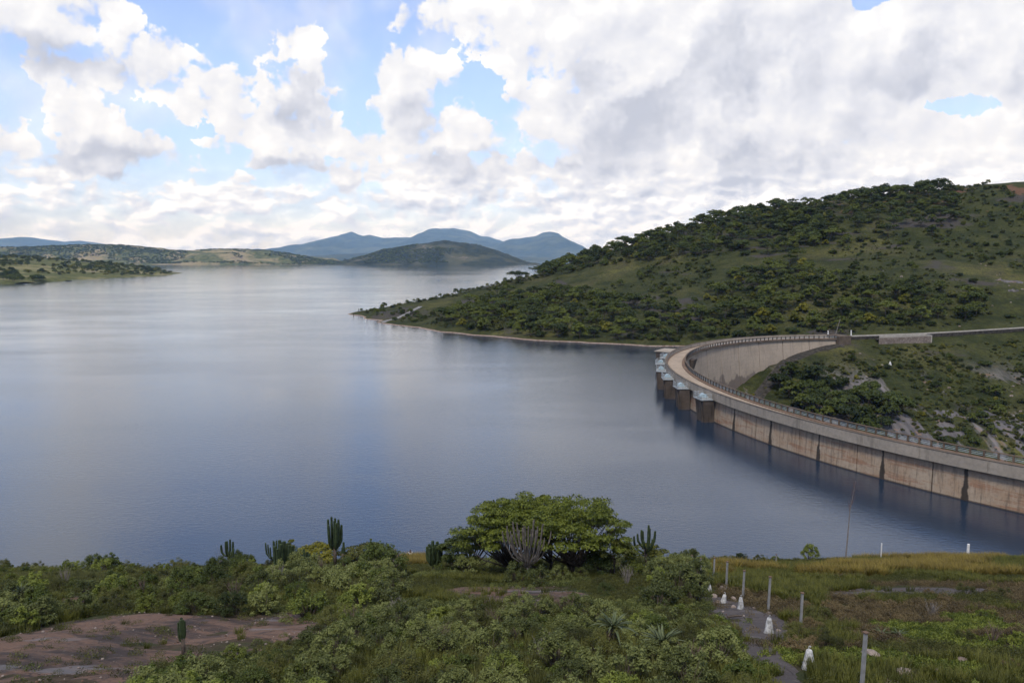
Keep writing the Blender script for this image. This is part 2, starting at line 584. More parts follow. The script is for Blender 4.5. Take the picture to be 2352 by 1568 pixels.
# ------------------------------------------------------------------ the far hillside beyond the dam
SHORE_PX = [(808, 722), (830, 732), (870, 742), (930, 750), (980, 758), (1080, 770), (1180, 778), (1300, 786), (1400, 791), (1520, 797)]
ctrl = []
for q in SHORE_PX:
    p = at_z(*q, 0.0)
    ctrl.append((p[0], p[1], 0.0))
    ctrl.append((p[0] - 6, p[1] - 16, -5.0))
for q in [(75, 346, 0.3), (100, 341, 0.8), (120, 334, 3.0)]: ctrl.append(q)
for q in [(-128, 560, -4), (-120, 600, -6), (-60, 680, -4), (40, 760, -6), (-60, 640, 2.0), (20, 720, 3.0)]: ctrl.append(q)
RIDGE = [(870, 711, 552), (960, 695, 562), (1100, 664, 572), (1200, 644, 585), (1262, 622, 640), (1330, 600, 650), (1400, 582, 640), (1500, 548, 630),
         (1600, 516, 620), (1700, 494, 610), (1850, 470, 600), (1950, 456, 590), (2100, 444, 575), (2230, 428, 560), (2352, 424, 545), (2600, 420, 530)]
for (x, y, Y) in RIDGE:
    p = at_y(x, y, Y)
    ctrl.append(tuple(p))
    if x > 1150:
        ctrl.append((p[0] * 1.25, p[1] * 1.25, p[2] - 22))
# across the slope
for (x, y, Y) in [(1000, 725, 500), (1150, 712, 480), (1300, 690, 470), (1300, 745, 400), (1500, 660, 470), (1500, 740, 385), (1700, 620, 470), (1700, 720, 375),
                  (1900, 590, 465), (1900, 690, 375), (2100, 570, 460), (2100, 680, 370), (2352, 560, 450), (2352, 670, 370), (2600, 600, 420),
                  (1780, 762, 346), (1920, 764, 336), (2100, 752, 338), (2352, 738, 344), (2600, 728, 350)]:
    ctrl.append(tuple(at_y(x, y, Y)))
# the bench the road runs on, and the gorge side below it
ROAD_PX = [(1938, 773, 325.0), (2010, 770.5, 326.0), (2110, 767, 327.5), (2230, 760.5, 330.5), (2352, 753, 334.0), (2480, 745, 338.0), (2640, 735, 344.0)]
ROAD = [at_y(*q) for q in ROAD_PX]
for p in ROAD[1:]:
    ctrl.append((p[0], p[1] + 4.5, p[2] - 0.1)); ctrl.append((p[0], p[1] + 1.0, p[2] - 0.25))
    ctrl.append((p[0] - 0.3, p[1] - 3.2, p[2] - 3.0))
# contact with the downstream face
for q in [(131, 318.5, 3.6), (120.6, 317.5, 1.6), (110.3, 312.8, -1.4), (105.2, 308, -3.2), (99.2, 302, -6.5), (94.9, 296.5, -9.7), (89.4, 290, -12.5), (84, 280, -19), (78, 268, -28)]:
    ctrl.append(q)
for (x, y, Y) in [(2000, 830, 302), (2150, 840, 302), (2352, 830, 308), (1900, 900, 282), (2050, 920, 276), (2200, 930, 275), (2352, 940, 276),
                  (1900, 985, 258), (2060, 1000, 253), (2220, 1030, 247), (2352, 1060, 242), (2600, 1000, 250), (2600, 850, 295)]:
    ctrl.append(tuple(at_y(x, y, Y)))
for q in [(85, 240, -42), (100, 215, -50), (150, 215, -44), (210, 210, -44), (85, 190, -54), (130, 170, -56), (220, 160, -56), (100, 150, -56), (200, 120, -40), (300, 150, -50), (330, 260, -18), (420, 300, 5), (450, 420, 50), (420, 540, 90)]:
    ctrl.append(q)
HILL = Surface(ctrl, 0.002)


def hill_z(x, y):
    z = HILL(x, y)
    w = sstep(np.hypot(np.asarray(x) - 110, np.asarray(y) - 320), 20, 90)
    roadw = sstep(np.abs(np.asarray(y) - np.interp(x, [p[0] for p in ROAD], [p[1] for p in ROAD])), 4, 14)
    return z + (1.3 * fbm(x, y, 45, 3, 21) + 0.5 * fbm(x, y, 9, 3, 25)) * w * roadw


# the dam's footprint, so that the slope does not stand inside the road
def hillside_mat():
    m, n = material('hillside_ground')
    p = geo_pos(n)
    a = n.noise(p, 0.020, 5.0, 0.6); b = n.noise(p, 0.09, 6.0, 0.65); c = n.noise(p, 0.7, 5.0, 0.65)
    g1 = n.mix(n.smooth(b, 0.35, 0.65), (0.022, 0.029, 0.009), (0.052, 0.056, 0.017))
    g2 = n.mix(n.smooth(b, 0.40, 0.62), (0.092, 0.090, 0.026), (0.060, 0.055, 0.026))
    col = n.mix(n.smooth(a, 0.50, 0.64), g1, g2)
    col = n.mix(n.smooth(c, 0.40, 0.66, 0.0, 0.7), col, (0.018, 0.020, 0.009))
    # bare dark rock slabs, in stretches along the contour
    ps = n.vmath('MULTIPLY', p, (0.35, 0.35, 1.6))
    d = n.noise(ps, 0.055, 5.0, 0.62, 0.4)
    col = n.mix(n.smooth(d, 0.58, 0.64, 0.0, 0.85), col, n.mix(c, (0.030, 0.026, 0.025), (0.075, 0.066, 0.062)))
    # red earth cuttings high up on the right
    x, y, z = n.sep(p)
    up = n.math('MULTIPLY', n.smooth(z, 62, 76), n.smooth(x, 150, 240))
    e = n.noise(p, 0.05, 4.0, 0.6)
    col = n.mix(n.math('MULTIPLY', up, n.smooth(e, 0.57, 0.62, 0.0, 0.7)), col, (0.14, 0.070, 0.045))
    # steep bare granite down in the gorge
    nz = n.sep(n.node('ShaderNodeNewGeometry').outputs['Normal'])[2]
    steep = n.smooth(n.math('ADD', nz, n.math('MULTIPLY', b, 0.22)), 0.90, 1.0, 1.0, 0.0)
    low = n.math('MULTIPLY', n.smooth(z, -10, 0, 1.0, 0.0), n.smooth(n.noise(n.vmath('MULTIPLY', p, (1.0, 0.25, 0.25)), 0.075, 5.0, 0.6, 0.3), 0.50, 0.56))
    rock = n.mix(n.smooth(n.noise(n.vmath('MULTIPLY', p, (1.0, 0.2, 0.2)), 0.5, 5.0, 0.6), 0.35, 0.65), (0.075, 0.070, 0.072), (0.17, 0.155, 0.15))
    rock = n.mix(n.smooth(n.noise(p, 0.22, 3.0, 0.5), 0.58, 0.66, 0.0, 0.8), rock, (0.23, 0.145, 0.10))
    col = n.mix(low, col, rock)
    # pale washed strip at the waterline
    shore = n.math('MULTIPLY', n.smooth(z, 0.15, 0.42, 1.0, 0.0), n.smooth(y, 325, 345))
    col = n.mix(shore, col, n.mix(n.smooth(c, 0.4, 0.6), (0.30, 0.235, 0.19), (0.20, 0.14, 0.11)))
    finish(n, col, 0.95, 0.1, bump(n, n.math('ADD', n.math('MULTIPLY', b, 2.0), c), 0.7, 0.9))
    return m


M_HILL = hillside_mat()
_xs = np.linspace(-190, 560, 251); _ys = np.linspace(112, 860, 250)
_X, _Y = np.meshgrid(_xs, _ys)
_Z = hill_z(_X, _Y)
# nothing of the slope on the lake side of the dam wall
_pol_r = np.hypot(_X - DC[0], _Y - DC[1]); _pol_t = np.degrees(np.arctan2(_Y - DC[1], _X - DC[0])) % 360
_lake_side = (_pol_r > r_up(np.clip(_pol_t, 104, 252)) - 5.5) & (_pol_t > 112) & (_pol_t < 262)
_Z = np.where(_lake_side & (_Y < 344), np.minimum(_Z, -6 - 0.1 * (344 - _Y)), _Z)
hillside = link(bpy.data.objects.new('hillside', grid_mesh('hillside', _X, _Y, _Z, M_HILL, keep=_Z > -70)))
tag(hillside, 'long bush-covered hillside rising behind the dam', 'hillside', kind='structure')

# ------------------------------------------------------------------ the lake
def water_mat():
    m, n = material('lake_water')
    p = geo_pos(n)
    x, y, z = n.sep(p)
    # wind lanes: long streaks where the ripples are stronger or weaker
    lane = n.noise(n.vmath('MULTIPLY', p, (0.0030, 0.0042, 1.0)), 1.0, 4.0, 0.55, 0.5)
    lane2 = n.noise(n.vmath('MULTIPLY', p, (0.012, 0.035, 1.0)), 1.0, 3.0, 0.55, 0.6)
    w1 = n.noise(n.vmath('MULTIPLY', p, (0.9, 1.6, 1.0)), 1.0, 4.0, 0.62, 0.3)
    w2 = n.noise(n.vmath('MULTIPLY', p, (4.0, 6.0, 1.0)), 1.0, 3.0, 0.6, 0.2)
    h = n.math('ADD', n.math('MULTIPLY', w1, 1.0), n.math('MULTIPLY', w2, 0.35))
    amt = n.math('ADD', n.smooth(lane, 0.32, 0.66, 0.07, 0.17), n.smooth(lane2, 0.35, 0.65, -0.01, 0.05))
    bn = bump(n, h, amt, 0.30)
    rough = n.math('ADD', n.smooth(lane, 0.3, 0.7, 0.05, 0.075), 0.0)
    finish(n, (0.008, 0.021, 0.042), rough, 0.5, bn, IOR=1.55)
    return m


M_WATER = water_mat()
poly = [tuple(dam_pt(t, -3.0)[:2]) for t in np.arange(104, 250, 2.0)][::-1]   # from the near abutment round to the far one
poly = [(140, 62)] + poly + [(128, 329), (160, 420), (520, 780), (9500, 1400), (9500, 18000), (-9500, 18000), (-9500, 62)]
lake_me = mesh_from('lake', [(a, b, 0.0) for a, b in poly], [tuple(range(len(poly)))], [M_WATER])
lake = link(bpy.data.objects.new('lake', lake_me))
tag(lake, 'wide calm reservoir lake reflecting the cloudy sky', 'lake', kind='structure')

# ------------------------------------------------------------------ far land
def land_mat(name, dark, light, dry, sc=1.0, rocky=(0.16, 0.13, 0.105)):
    m, n = material(name)
    p = geo_pos(n)
    a = n.noise(p, 0.0045 * sc, 6.0, 0.62); b = n.noise(p, 0.030 * sc, 6.0, 0.65); c = n.noise(p, 0.0016 * sc, 3.0, 0.5)
    col = n.mix(n.smooth(b, 0.38, 0.60), dark, light)
    col = n.mix(n.smooth(a, 0.47, 0.60, 0.0, 0.85), col, dry)
    col = n.mix(n.math('MULTIPLY', n.smooth(a, 0.60, 0.68), n.smooth(b, 0.45, 0.55)), col, rocky)
    finish(n, col, 0.95, 0.05, bump(n, b, 0.8, 8.0 / sc))
    return m


M_FAR = land_mat('far_shore_land', (0.048, 0.060, 0.020), (0.11, 0.112, 0.042), (0.26, 0.21, 0.115))  # ground colours lightened to stand in for sunshine on this shore
M_ISL = land_mat('island_land', (0.018, 0.022, 0.012), (0.036, 0.040, 0.019), (0.075, 0.072, 0.036), 0.8)  # ground colours darkened to stand in for cloud shadow over the island
M_MTN = land_mat('mountain_land', (0.026, 0.036, 0.026), (0.052, 0.064, 0.042), (0.085, 0.095, 0.055), 0.25)


def ridge_land(name, label, mat, profile, Y, depth_front, depth_back, nx=220, ny=44, rough=0.12, seed=1, foot=None, rocky=0.0, cat='hill'):
    """a range of hills: its skyline at distance Y is the profile (picture points), falling to the foot on both sides"""
    xs_px = np.array([q[0] for q in profile]); pts = np.array([at_y(q[0], q[1], Y) for q in profile])
    xw = np.linspace(pts[0, 0], pts[-1, 0], nx)
    hz = np.interp(xw, pts[:, 0], pts[:, 2])
    k = np.ones(3) / 3.0
    hz = np.convolve(np.pad(hz, 1, mode='edge'), k, mode='valid')
    t = np.concatenate([np.linspace(-1, 0, ny * 2 // 3), np.linspace(0, 1, ny // 3 + 1)[1:]])
    X, T = np.meshgrid(xw, t)
    Yw = Y + np.where(T < 0, T * depth_front, T * depth_back)
    # keep the sight lines: the land fans out with distance
    X = X * (1 + 0.0 * T)
    fall = np.where(T < 0, (1 - np.abs(T)) ** 0.9 * (1 + 0.15 * np.sin(np.abs(T) * 3.1)), np.cos(np.clip(T, 0, 1) * math.pi / 2))
    top = np.broadcast_to(hz, X.shape)
    mean = float(hz.max())
    nz = fbm(X, Yw, depth_front * 0.22, 5, seed) * rough * mean * np.sin(np.clip(np.abs(T), 0, 1) * math.pi) + fbm(X, Yw, depth_front * 0.05, 3, seed + 7) * rough * 0.18 * mean * (1 - np.abs(T))
    Z = (top + 3.0) * fall - 3.0 + nz
    Z[0, :] = np.minimum(Z[0, :], -3); Z[-1, :] = -3
    o = link(bpy.data.objects.new(name, grid_mesh(name, X, Yw, Z, mat)))
    tag(o, label, cat, kind='structure')
    return lambda x, y: _bil(x, y, xw, t, Z, Y, depth_front, depth_back)


def _bil(x, y, xw, t, Z, Y, df, db):
    tt = np.where(np.asarray(y) < Y, (np.asarray(y) - Y) / df, (np.asarray(y) - Y) / db)
    i = np.clip(np.searchsorted(xw, x) - 1, 0, len(xw) - 2); j = np.clip(np.searchsorted(t, tt) - 1, 0, len(t) - 2)
    fx = (x - xw[i]) / (xw[i + 1] - xw[i]); fy = (tt - t[j]) / (t[j + 1] - t[j])
    return (Z[j, i] * (1 - fx) + Z[j, i + 1] * fx) * (1 - fy) + (Z[j + 1, i] * (1 - fx) + Z[j + 1, i + 1] * fx) * fy


ridge_land('mountains', 'blue hazy flat-topped mountains on the horizon behind the island', M_MTN,
           [(560, 598), (620, 578), (640, 570), (700, 564), (740, 553), (780, 541), (808, 532), (830, 543), (850, 539), (880, 547), (935, 545), (955, 546), (985, 528), (1000, 525),
            (1030, 525), (1042, 523), (1062, 529), (1080, 531), (1105, 543), (1125, 545), (1155, 556), (1185, 566), (1230, 585), (1300, 600)], 25000, 7200, 4000, 300, 60, 0.18, 3, cat='mountains')
ridge_land('mountain', 'blue rounded mountain with steep right flank beside the hillside', M_MTN,
           [(1040, 600), (1120, 575), (1165, 552), (1178, 548), (1190, 549), (1210, 546), (1232, 541), (1245, 534), (1262, 532), (1280, 535), (1295, 546), (1330, 572), (1400, 592), (1480, 600)],
           21600, 5800, 3000, 220, 60, 0.18, 11, cat='mountain')
ridge_land('mountain', 'low blue mountain on the horizon at the left edge', M_MTN,
           [(-420, 590), (-200, 566), (0, 553), (30, 546), (62, 544), (95, 550), (150, 556), (185, 553), (225, 560), (260, 568), (300, 570), (330, 566), (352, 570), (420, 580), (500, 590)],
           24400, 5200, 3000, 240, 48, 0.16, 17, cat='mountain')
FAR_H = ridge_land('far_shore', 'low wooded and rocky hills along the far shore', M_FAR,
           [(-500, 575), (-200, 572), (0, 567), (60, 568), (130, 565), (200, 562), (270, 563), (300, 565), (360, 572), (430, 576), (480, 573), (540, 573), (600, 576), (650, 581), (690, 590), (740, 597), (790, 604), (830, 607)],
           5650, 620, 900, 420, 60, 0.22, 23, cat='hills')
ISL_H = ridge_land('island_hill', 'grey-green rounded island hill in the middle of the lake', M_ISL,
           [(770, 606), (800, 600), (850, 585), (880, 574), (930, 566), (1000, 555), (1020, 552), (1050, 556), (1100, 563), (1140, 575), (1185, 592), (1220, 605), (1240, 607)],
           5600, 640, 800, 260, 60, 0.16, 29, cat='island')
ridge_land('far_plain', 'distant blue-green low ground between the mountains and the lake', M_MTN,
           [(-1500, 592), (-300, 592), (500, 591), (700, 588), (790, 584), (850, 580), (900, 584), (1100, 590), (1300, 591), (1600, 590), (3500, 588)], 14000, 3000, 16000, 240, 30, 0.25, 31, cat='plain')

# left peninsula
pen = []
for q in [(-260, 690), (-100, 664), (0, 653.5), (60, 651), (110, 650), (152, 647.5), (158, 645.5), (220, 641.5), (300, 637.5), (360, 634.5), (388, 631)]:
    p = at_z(*q, 0.0); pen.append((p[0], p[1], 0.0)); pen.append((p[0] + 4, p[1] - 30, -6.0))
for (x, y, Y) in [(385, 629.5, 1950), (340, 620, 1950), (270, 610, 1950), (200, 604, 1950), (100, 597, 1950), (0, 590, 1950), (-200, 582, 1950),
                  (250, 630, 1700), (150, 622, 1650), (60, 618, 1600), (0, 612, 1600), (-200, 600, 1600), (100, 636, 1350), (0, 632, 1350), (-150, 620, 1350)]:
    pen.append(tuple(at_y(x, y, Y)))
for q in [(-850, 2150, -5), (-1050, 2400, -5), (-1500, 2600, -5), (-2000, 2600, -5), (-1400, 1900, 40), (-1700, 1500, 35)]: pen.append(q)
PEN = Surface(pen, 0.001, 400.0)
_X, _Y = np.meshgrid(np.linspace(-1800, -760, 150), np.linspace(950, 2600, 170))
_Z = PEN(_X, _Y) + 1.2 * fbm(_X, _Y, 90, 4, 41)


def pen_z(x, y): return PEN(x, y) + 1.2 * fbm(x, y, 90, 4, 41)


M_PEN = land_mat('peninsula_land', (0.055, 0.062, 0.022), (0.10, 0.105, 0.036), (0.20, 0.18, 0.085), 3.0)
peninsula = link(bpy.data.objects.new('peninsula', grid_mesh('peninsula', _X, _Y, _Z, M_PEN, keep=_Z > -8)))
tag(peninsula, 'low green spit of land reaching into the lake at left', 'peninsula', kind='structure')

# ------------------------------------------------------------------ the air
hz_m = bpy.data.materials.new('air')
hz_m.use_nodes = True
hn = NT(hz_m.node_tree)
pv = hn.node('ShaderNodeVolumePrincipled')
pv.inputs['Color'].default_value = (0.31, 0.57, 1.0, 1.0)
pv.inputs['Absorption Color'].default_value = (1.0, 1.0, 1.0, 1.0)
pv.inputs['Density'].default_value = 3.0e-5
pv.inputs['Anisotropy'].default_value = -0.25
hn.t.links.new(pv.outputs[0], hn.node('ShaderNodeOutputMaterial').inputs['Volume'])
mb = MB()
mb.box((0, 15500, 550), (64000, 33000, 1320))
haze = mb.build('haze', hz_m)
tag(haze, 'thin blue haze over the lake and hills', 'haze', kind='stuff')


# ------------------------------------------------------------------ the dam
def concrete(name, base, warm, stain=0.0, joint=None, scale=1.0):
    """weathered concrete; UV holds metres along the wall and height"""
    m, n = material(name)
    p = geo_pos(n)
    uv = n.node('ShaderNodeTexCoord').outputs['UV']
    a = n.noise(p, 0.22 * scale, 5.0, 0.6); b = n.noise(p, 1.7 * scale, 6.0, 0.65)
    col = n.mix(n.smooth(a, 0.35, 0.65), base, warm)
    col = n.mix(n.smooth(b, 0.35, 0.75, 0.0, 0.45), col, [v * 0.55 for v in base])
    if stain:
        # rain runs: streaks that hang down the wall
        su = n.vmath('MULTIPLY', uv, (1.0, 0.07, 1.0))
        st = n.noise(su, 1.1, 5.0, 0.65, dims='2D')
        col = n.mix(n.smooth(st, 0.52, 0.72, 0.0, stain), col, [v * 0.33 for v in base])
    finish(n, col, 0.92, 0.15, bump(n, b, 0.35, 0.04))
    return m


def wall_mat():
    m, n = material('upstream_concrete')
    p = geo_pos(n)
    uv = n.node('ShaderNodeTexCoord').outputs['UV']
    u, v, _ = n.sep(uv)                     # u: degrees round the arch, v: height in metres
    a = n.noise(p, 0.30, 5.0, 0.6); b = n.noise(p, 2.0, 6.0, 0.65)
    col = n.mix(n.smooth(a, 0.35, 0.65), (0.32, 0.228, 0.152), (0.37, 0.295, 0.215))
    # rusty lime bloom in horizontal lifts
    lift = n.noise(n.vmath('MULTIPLY', uv, (0.22, 0.9, 1.0)), 1.0, 5.0, 0.65, dims='2D')
    col = n.mix(n.smooth(lift, 0.52, 0.66, 0.0, 0.6), col, (0.24, 0.105, 0.055))
    col = n.mix(n.smooth(b, 0.40, 0.80, 0.0, 0.5), col, (0.13, 0.095, 0.07))
    runs = n.noise(n.comb(n.math('MULTIPLY', u, 3.2), n.math('MULTIPLY', v, 0.16), 0.0), 1.0, 5.0, 0.65, dims='2D')
    col = n.mix(n.smooth(runs, 0.50, 0.70, 0.0, 0.55), col, (0.10, 0.078, 0.060))
    col = n.mix(n.smooth(runs, 0.44, 0.30, 0.0, 0.35), col, (0.42, 0.35, 0.27))
    # grey wash under the parapet
    top = n.smooth(n.math('ADD', v, n.math('MULTIPLY', n.math('SUBTRACT', a, 0.5), 3.0)), 2.6, 5.4)
    col = n.mix(n.math('MULTIPLY', top, 0.5), col, (0.15, 0.128, 0.108))
    # black seepage streak beside every second joint, widening downwards
    wob = n.math('MULTIPLY', n.math('SUBTRACT', n.noise(n.comb(n.math('MULTIPLY', u, 0.3), n.math('MULTIPLY', v, 0.9), 0.0), 1.0, 4.0, 0.6, dims='2D'), 0.5), 0.22)
    k = n.math('WRAP', n.math('ADD', u, n.math('ADD', wob, -195.6 + 3.125)), 6.25, 0.0)
    dist = n.math('ABSOLUTE', n.math('SUBTRACT', k, 3.125))
    wid = n.math('MULTIPLY_ADD', n.smooth(v, 0.0, 5.5, 1.0, 0.45), n.math('MULTIPLY_ADD', n.noise(n.comb(n.math('MULTIPLY', n.math('FLOOR', n.math('DIVIDE', n.math('ADD', u, -192.475), 6.25)), 3.7), 0.0, 0.0), 1.0, 0.0, 0.5, dims='2D'), 0.34, 0.06), n.math('MULTIPLY', n.math('SUBTRACT', n.noise(n.comb(u, n.math('MULTIPLY', v, 0.4), 0.0), 0.5, 2.0, 0.5, dims='2D'), 0.5), 0.3))
    streak = n.smooth(n.math('SUBTRACT', dist, wid), -0.06, 0.05, 1.0, 0.0)
    col = n.mix(n.math('MULTIPLY', streak, 0.93), col, (0.028, 0.024, 0.021))
    # wet band at the water
    col = n.mix(n.smooth(n.math('ADD', v, n.math('MULTIPLY', b, 0.25)), 0.22, 0.42, 0.85, 0.0), col, (0.045, 0.032, 0.024))
    finish(n, col, 0.9, 0.2, bump(n, b, 0.4, 0.05))
    return m


def down_mat():
    m, n = material('downstream_concrete')
    p = geo_pos(n)
    uv = n.node('ShaderNodeTexCoord').outputs['UV']
    u, v, _ = n.sep(uv)
    a = n.noise(p, 0.16, 5.0, 0.6); b = n.noise(p, 1.5, 6.0, 0.65)
    col = n.mix(n.smooth(a, 0.35, 0.65), (0.30, 0.25, 0.195), (0.35, 0.29, 0.225))
    st = n.noise(n.vmath('MULTIPLY', uv, (2.2, 0.12, 1.0)), 1.0, 5.0, 0.65, dims='2D')
    col = n.mix(n.smooth(st, 0.50, 0.75, 0.0, 0.45), col, (0.14, 0.115, 0.095))
    col = n.mix(n.smooth(b, 0.40, 0.80, 0.0, 0.35), col, (0.15, 0.12, 0.10))
    lifts = n.smooth(n.math('ABSOLUTE', n.math('SUBTRACT', n.math('WRAP', v, 1.5, 0.0), 0.75)), 0.0, 0.06, 0.35, 0.0)
    col = n.mix(lifts, col, (0.17, 0.14, 0.115))
    damp = n.smooth(n.math('ADD', v, n.math('MULTIPLY', n.noise(n.vmath('MULTIPLY', uv, (0.35, 0.12, 1.0)), 1.0, 4.0, 0.6, dims='2D'), 9.0)), -3.2, -1.6, 0.75, 0.0)
    col = n.mix(damp, col, (0.105, 0.085, 0.075))
    finish(n, col, 0.92, 0.15, bump(n, b, 0.35, 0.05))
    return m


M_WALL = wall_mat(); M_DOWN = down_mat()
M_PARA = concrete('parapet_concrete', (0.285, 0.25, 0.205), (0.335, 0.29, 0.238), 0.45)
M_CAP = concrete('coping_concrete', (0.105, 0.085, 0.066), (0.155, 0.125, 0.095))
M_ROADBED = concrete('crest_road_surface', (0.285, 0.228, 0.172), (0.35, 0.28, 0.21), 0.0, scale=0.7)
M_KERB = concrete('kerb_concrete', (0.135, 0.090, 0.064), (0.175, 0.12, 0.085))
M_POST = concrete('railing_concrete', (0.085, 0.066, 0.050), (0.13, 0.10, 0.075), scale=2.0)
M_RAIL = plain('rail_paint', (0.27, 0.32, 0.33), 0.6, 0.15, 4.0)
M_PIER = concrete('pier_concrete', (0.062, 0.051, 0.043), (0.112, 0.087, 0.068), 0.75)
M_DOME = plain('gate_hood_paint', (0.30, 0.41, 0.46), 0.6, 0.2, 2.0)
M_STEEL = plain('platform_steel', (0.30, 0.32, 0.32), 0.6, 0.15, 3.0)
M_JOINT = plain('joint_filler', (0.030, 0.024, 0.02), 0.95)

ZTOP, ZROAD = 7.3, 6.05
dam = empty('arch_dam', tuple(dam_pt(180, -3, 0)))
tag(dam, 'curved concrete arch dam with a road along its crest', 'dam')
_dl = np.array(dam.location)


def dbuild(mb_, name, mat, parent=None, smooth=False, uv=True):
    """parts of the dam are given in place; shift them to the dam's own origin"""
    mb_.v = [(a - _dl[0], b - _dl[1], c - _dl[2]) for a, b, c in mb_.v]
    return mb_.build(name, mat, parent or dam, smooth, uv)


def sweep(th0, th1, section, step=0.7, closed=True):
    """section: (offset, z) points carried along the arch from th0 to th1"""
    n = max(2, int(abs(th1 - th0) / step) + 1)
    ths = np.linspace(th0, th1, n)
    mb_ = MB()
    m_ = len(section)
    vs_, uv_, fs = [], [], []
    for t in ths:
        for (o, z) in section:
            vs_.append(dam_pt(t, o, z)); uv_.append((t, z))
    for i in range(n - 1):
        for k in range(m_ if closed else m_ - 1):
            k2 = (k + 1) % m_
            fs.append((i * m_ + k, i * m_ + k2, (i + 1) * m_ + k2, (i + 1) * m_ + k))
    if closed:
        fs.append(tuple(range(m_))[::-1]); fs.append(tuple((n - 1) * m_ + k for k in range(m_)))
    mb_.add(vs_, fs, uv_)
    return mb_


TH0, TH1 = 110.2, 250.0
# upstream blocks between the joints; each a part, the joints sunk between them
ths = [TH0] + [t for t in np.arange(193.3 - 6.25 * 13, TH1, 6.25) if t > TH0 + 1] + [TH1]
for t0, t1 in zip(ths[:-1], ths[1:]):
    g = 0.035
    dbuild(sweep(t0 + g, t1 - g, [(-0.75, 5.28), (-0.75 + 0.35, -6.0), (-2.2, -6.0), (-2.2, 5.28)]), 'upstream_block', M_WALL)
ths = [TH0] + [t for t in np.arange(121.0 - 5.6 * 2, TH1, 5.6) if t > TH0 + 1] + [TH1]
for t0, t1 in zip(ths[:-1], ths[1:]):
    g = 0.075
    dbuild(sweep(t0 + g, t1 - g, [(-5.7, 5.55), (-4.2, 5.55), (-4.2, -56), (-12.5, -56), (-7.7, -14)][::-1]), 'downstream_block', M_DOWN)
dbuild(sweep(TH0, TH1, [(-0.95, 5.2), (-0.6, -6.0), (-2.25, -6.0), (-2.25, -50), (-4.1, -50), (-7.3, -14), (-5.35, 5.2)]), 'core_wall', M_JOINT)
# crest
dbuild(sweep(TH0, TH1, [(-0.5, 5.3), (-0.5, ZROAD - 0.06), (-6.25, ZROAD - 0.06), (-6.25, 5.6), (-5.6, 5.6), (-5.6, 5.3)]), 'crest_slab', M_CAP)
dbuild(sweep(TH0, TH1, [(-0.52, ZROAD - 0.05), (-0.52, ZROAD), (-5.0, ZROAD), (-5.0, ZROAD - 0.05)]), 'crest_road', M_ROADBED)
# parapet of long cast panels, butted end to end
ths = list(np.arange(TH0, TH1, 4.66)) + [TH1]
for t0, t1 in zip(ths[:-1], ths[1:]):
    dbuild(sweep(t0 + 0.008, t1 - 0.008, [(0.0, 5.25), (0.0, ZTOP - 0.1), (-0.42, ZTOP - 0.1), (-0.49, ZROAD + 0.01), (-0.49, 5.25)]), 'parapet_panel', M_PARA)
dbuild(sweep(TH0, TH1, [(0.05, ZTOP - 0.097), (0.05, ZTOP), (-0.47, ZTOP), (-0.47, ZTOP - 0.097)]), 'parapet_coping', M_CAP)
# footway and kerb on the downstream side
dbuild(sweep(TH0, TH1, [(-5.02, ZROAD - 0.05), (-5.02, ZROAD + 0.16), (-6.2, ZROAD + 0.16), (-6.2, ZROAD - 0.05)]), 'footway_kerb', M_KERB)
dbuild(sweep(TH0, TH1, [(-0.5, ZROAD + 0.005), (-0.5, ZROAD + 0.13), (-0.85, ZROAD + 0.13), (-0.85, ZROAD + 0.005)]), 'upstream_kerb', M_KERB)
# railing: concrete posts, coping and three painted pipes
post_th = list(np.arange(TH0 + 0.4, TH1, 0.985))
pm = MB(); pm.box((0, 0, 0.53), (0.34, 0.30, 1.06)); post_me = pm.mesh('post', M_POST, uv=True)
for t in post_th:
    o = bpy.data.objects.new('post', post_me)
    q = dam_pt(t, -6.02, ZROAD + 0.163) - _dl
    o.location = tuple(q); o.rotation_euler = (0, 0, R(t))
    link(o, dam)
dbuild(sweep(TH0, TH1, [(-5.82, ZROAD + 1.226), (-5.82, ZROAD + 1.35), (-6.22, ZROAD + 1.35), (-6.22, ZROAD + 1.226)]), 'railing_coping', M_POST)
for z in (0.46, 0.72, 0.98):
    dbuild(sweep(TH0, TH1, [(-5.98, ZROAD + z - 0.045), (-5.98, ZROAD + z + 0.045), (-6.06, ZROAD + z + 0.045), (-6.06, ZROAD + z - 0.045)]), 'rail', M_RAIL)


def local_frame(th):
    e = np.array([math.cos(R(th)), math.sin(R(th)), 0.0]); t = np.array([-math.sin(R(th)), math.cos(R(th)), 0.0])
    return e, t


def quad_prism(corners_bot, corners_top):
    mb_ = MB()
    mb_.add(list(corners_bot) + list(corners_top), [(3, 2, 1, 0), (4, 5, 6, 7), (0, 1, 5, 4), (1, 2, 6, 5), (2, 3, 7, 6), (3, 0, 4, 7)])
    return mb_


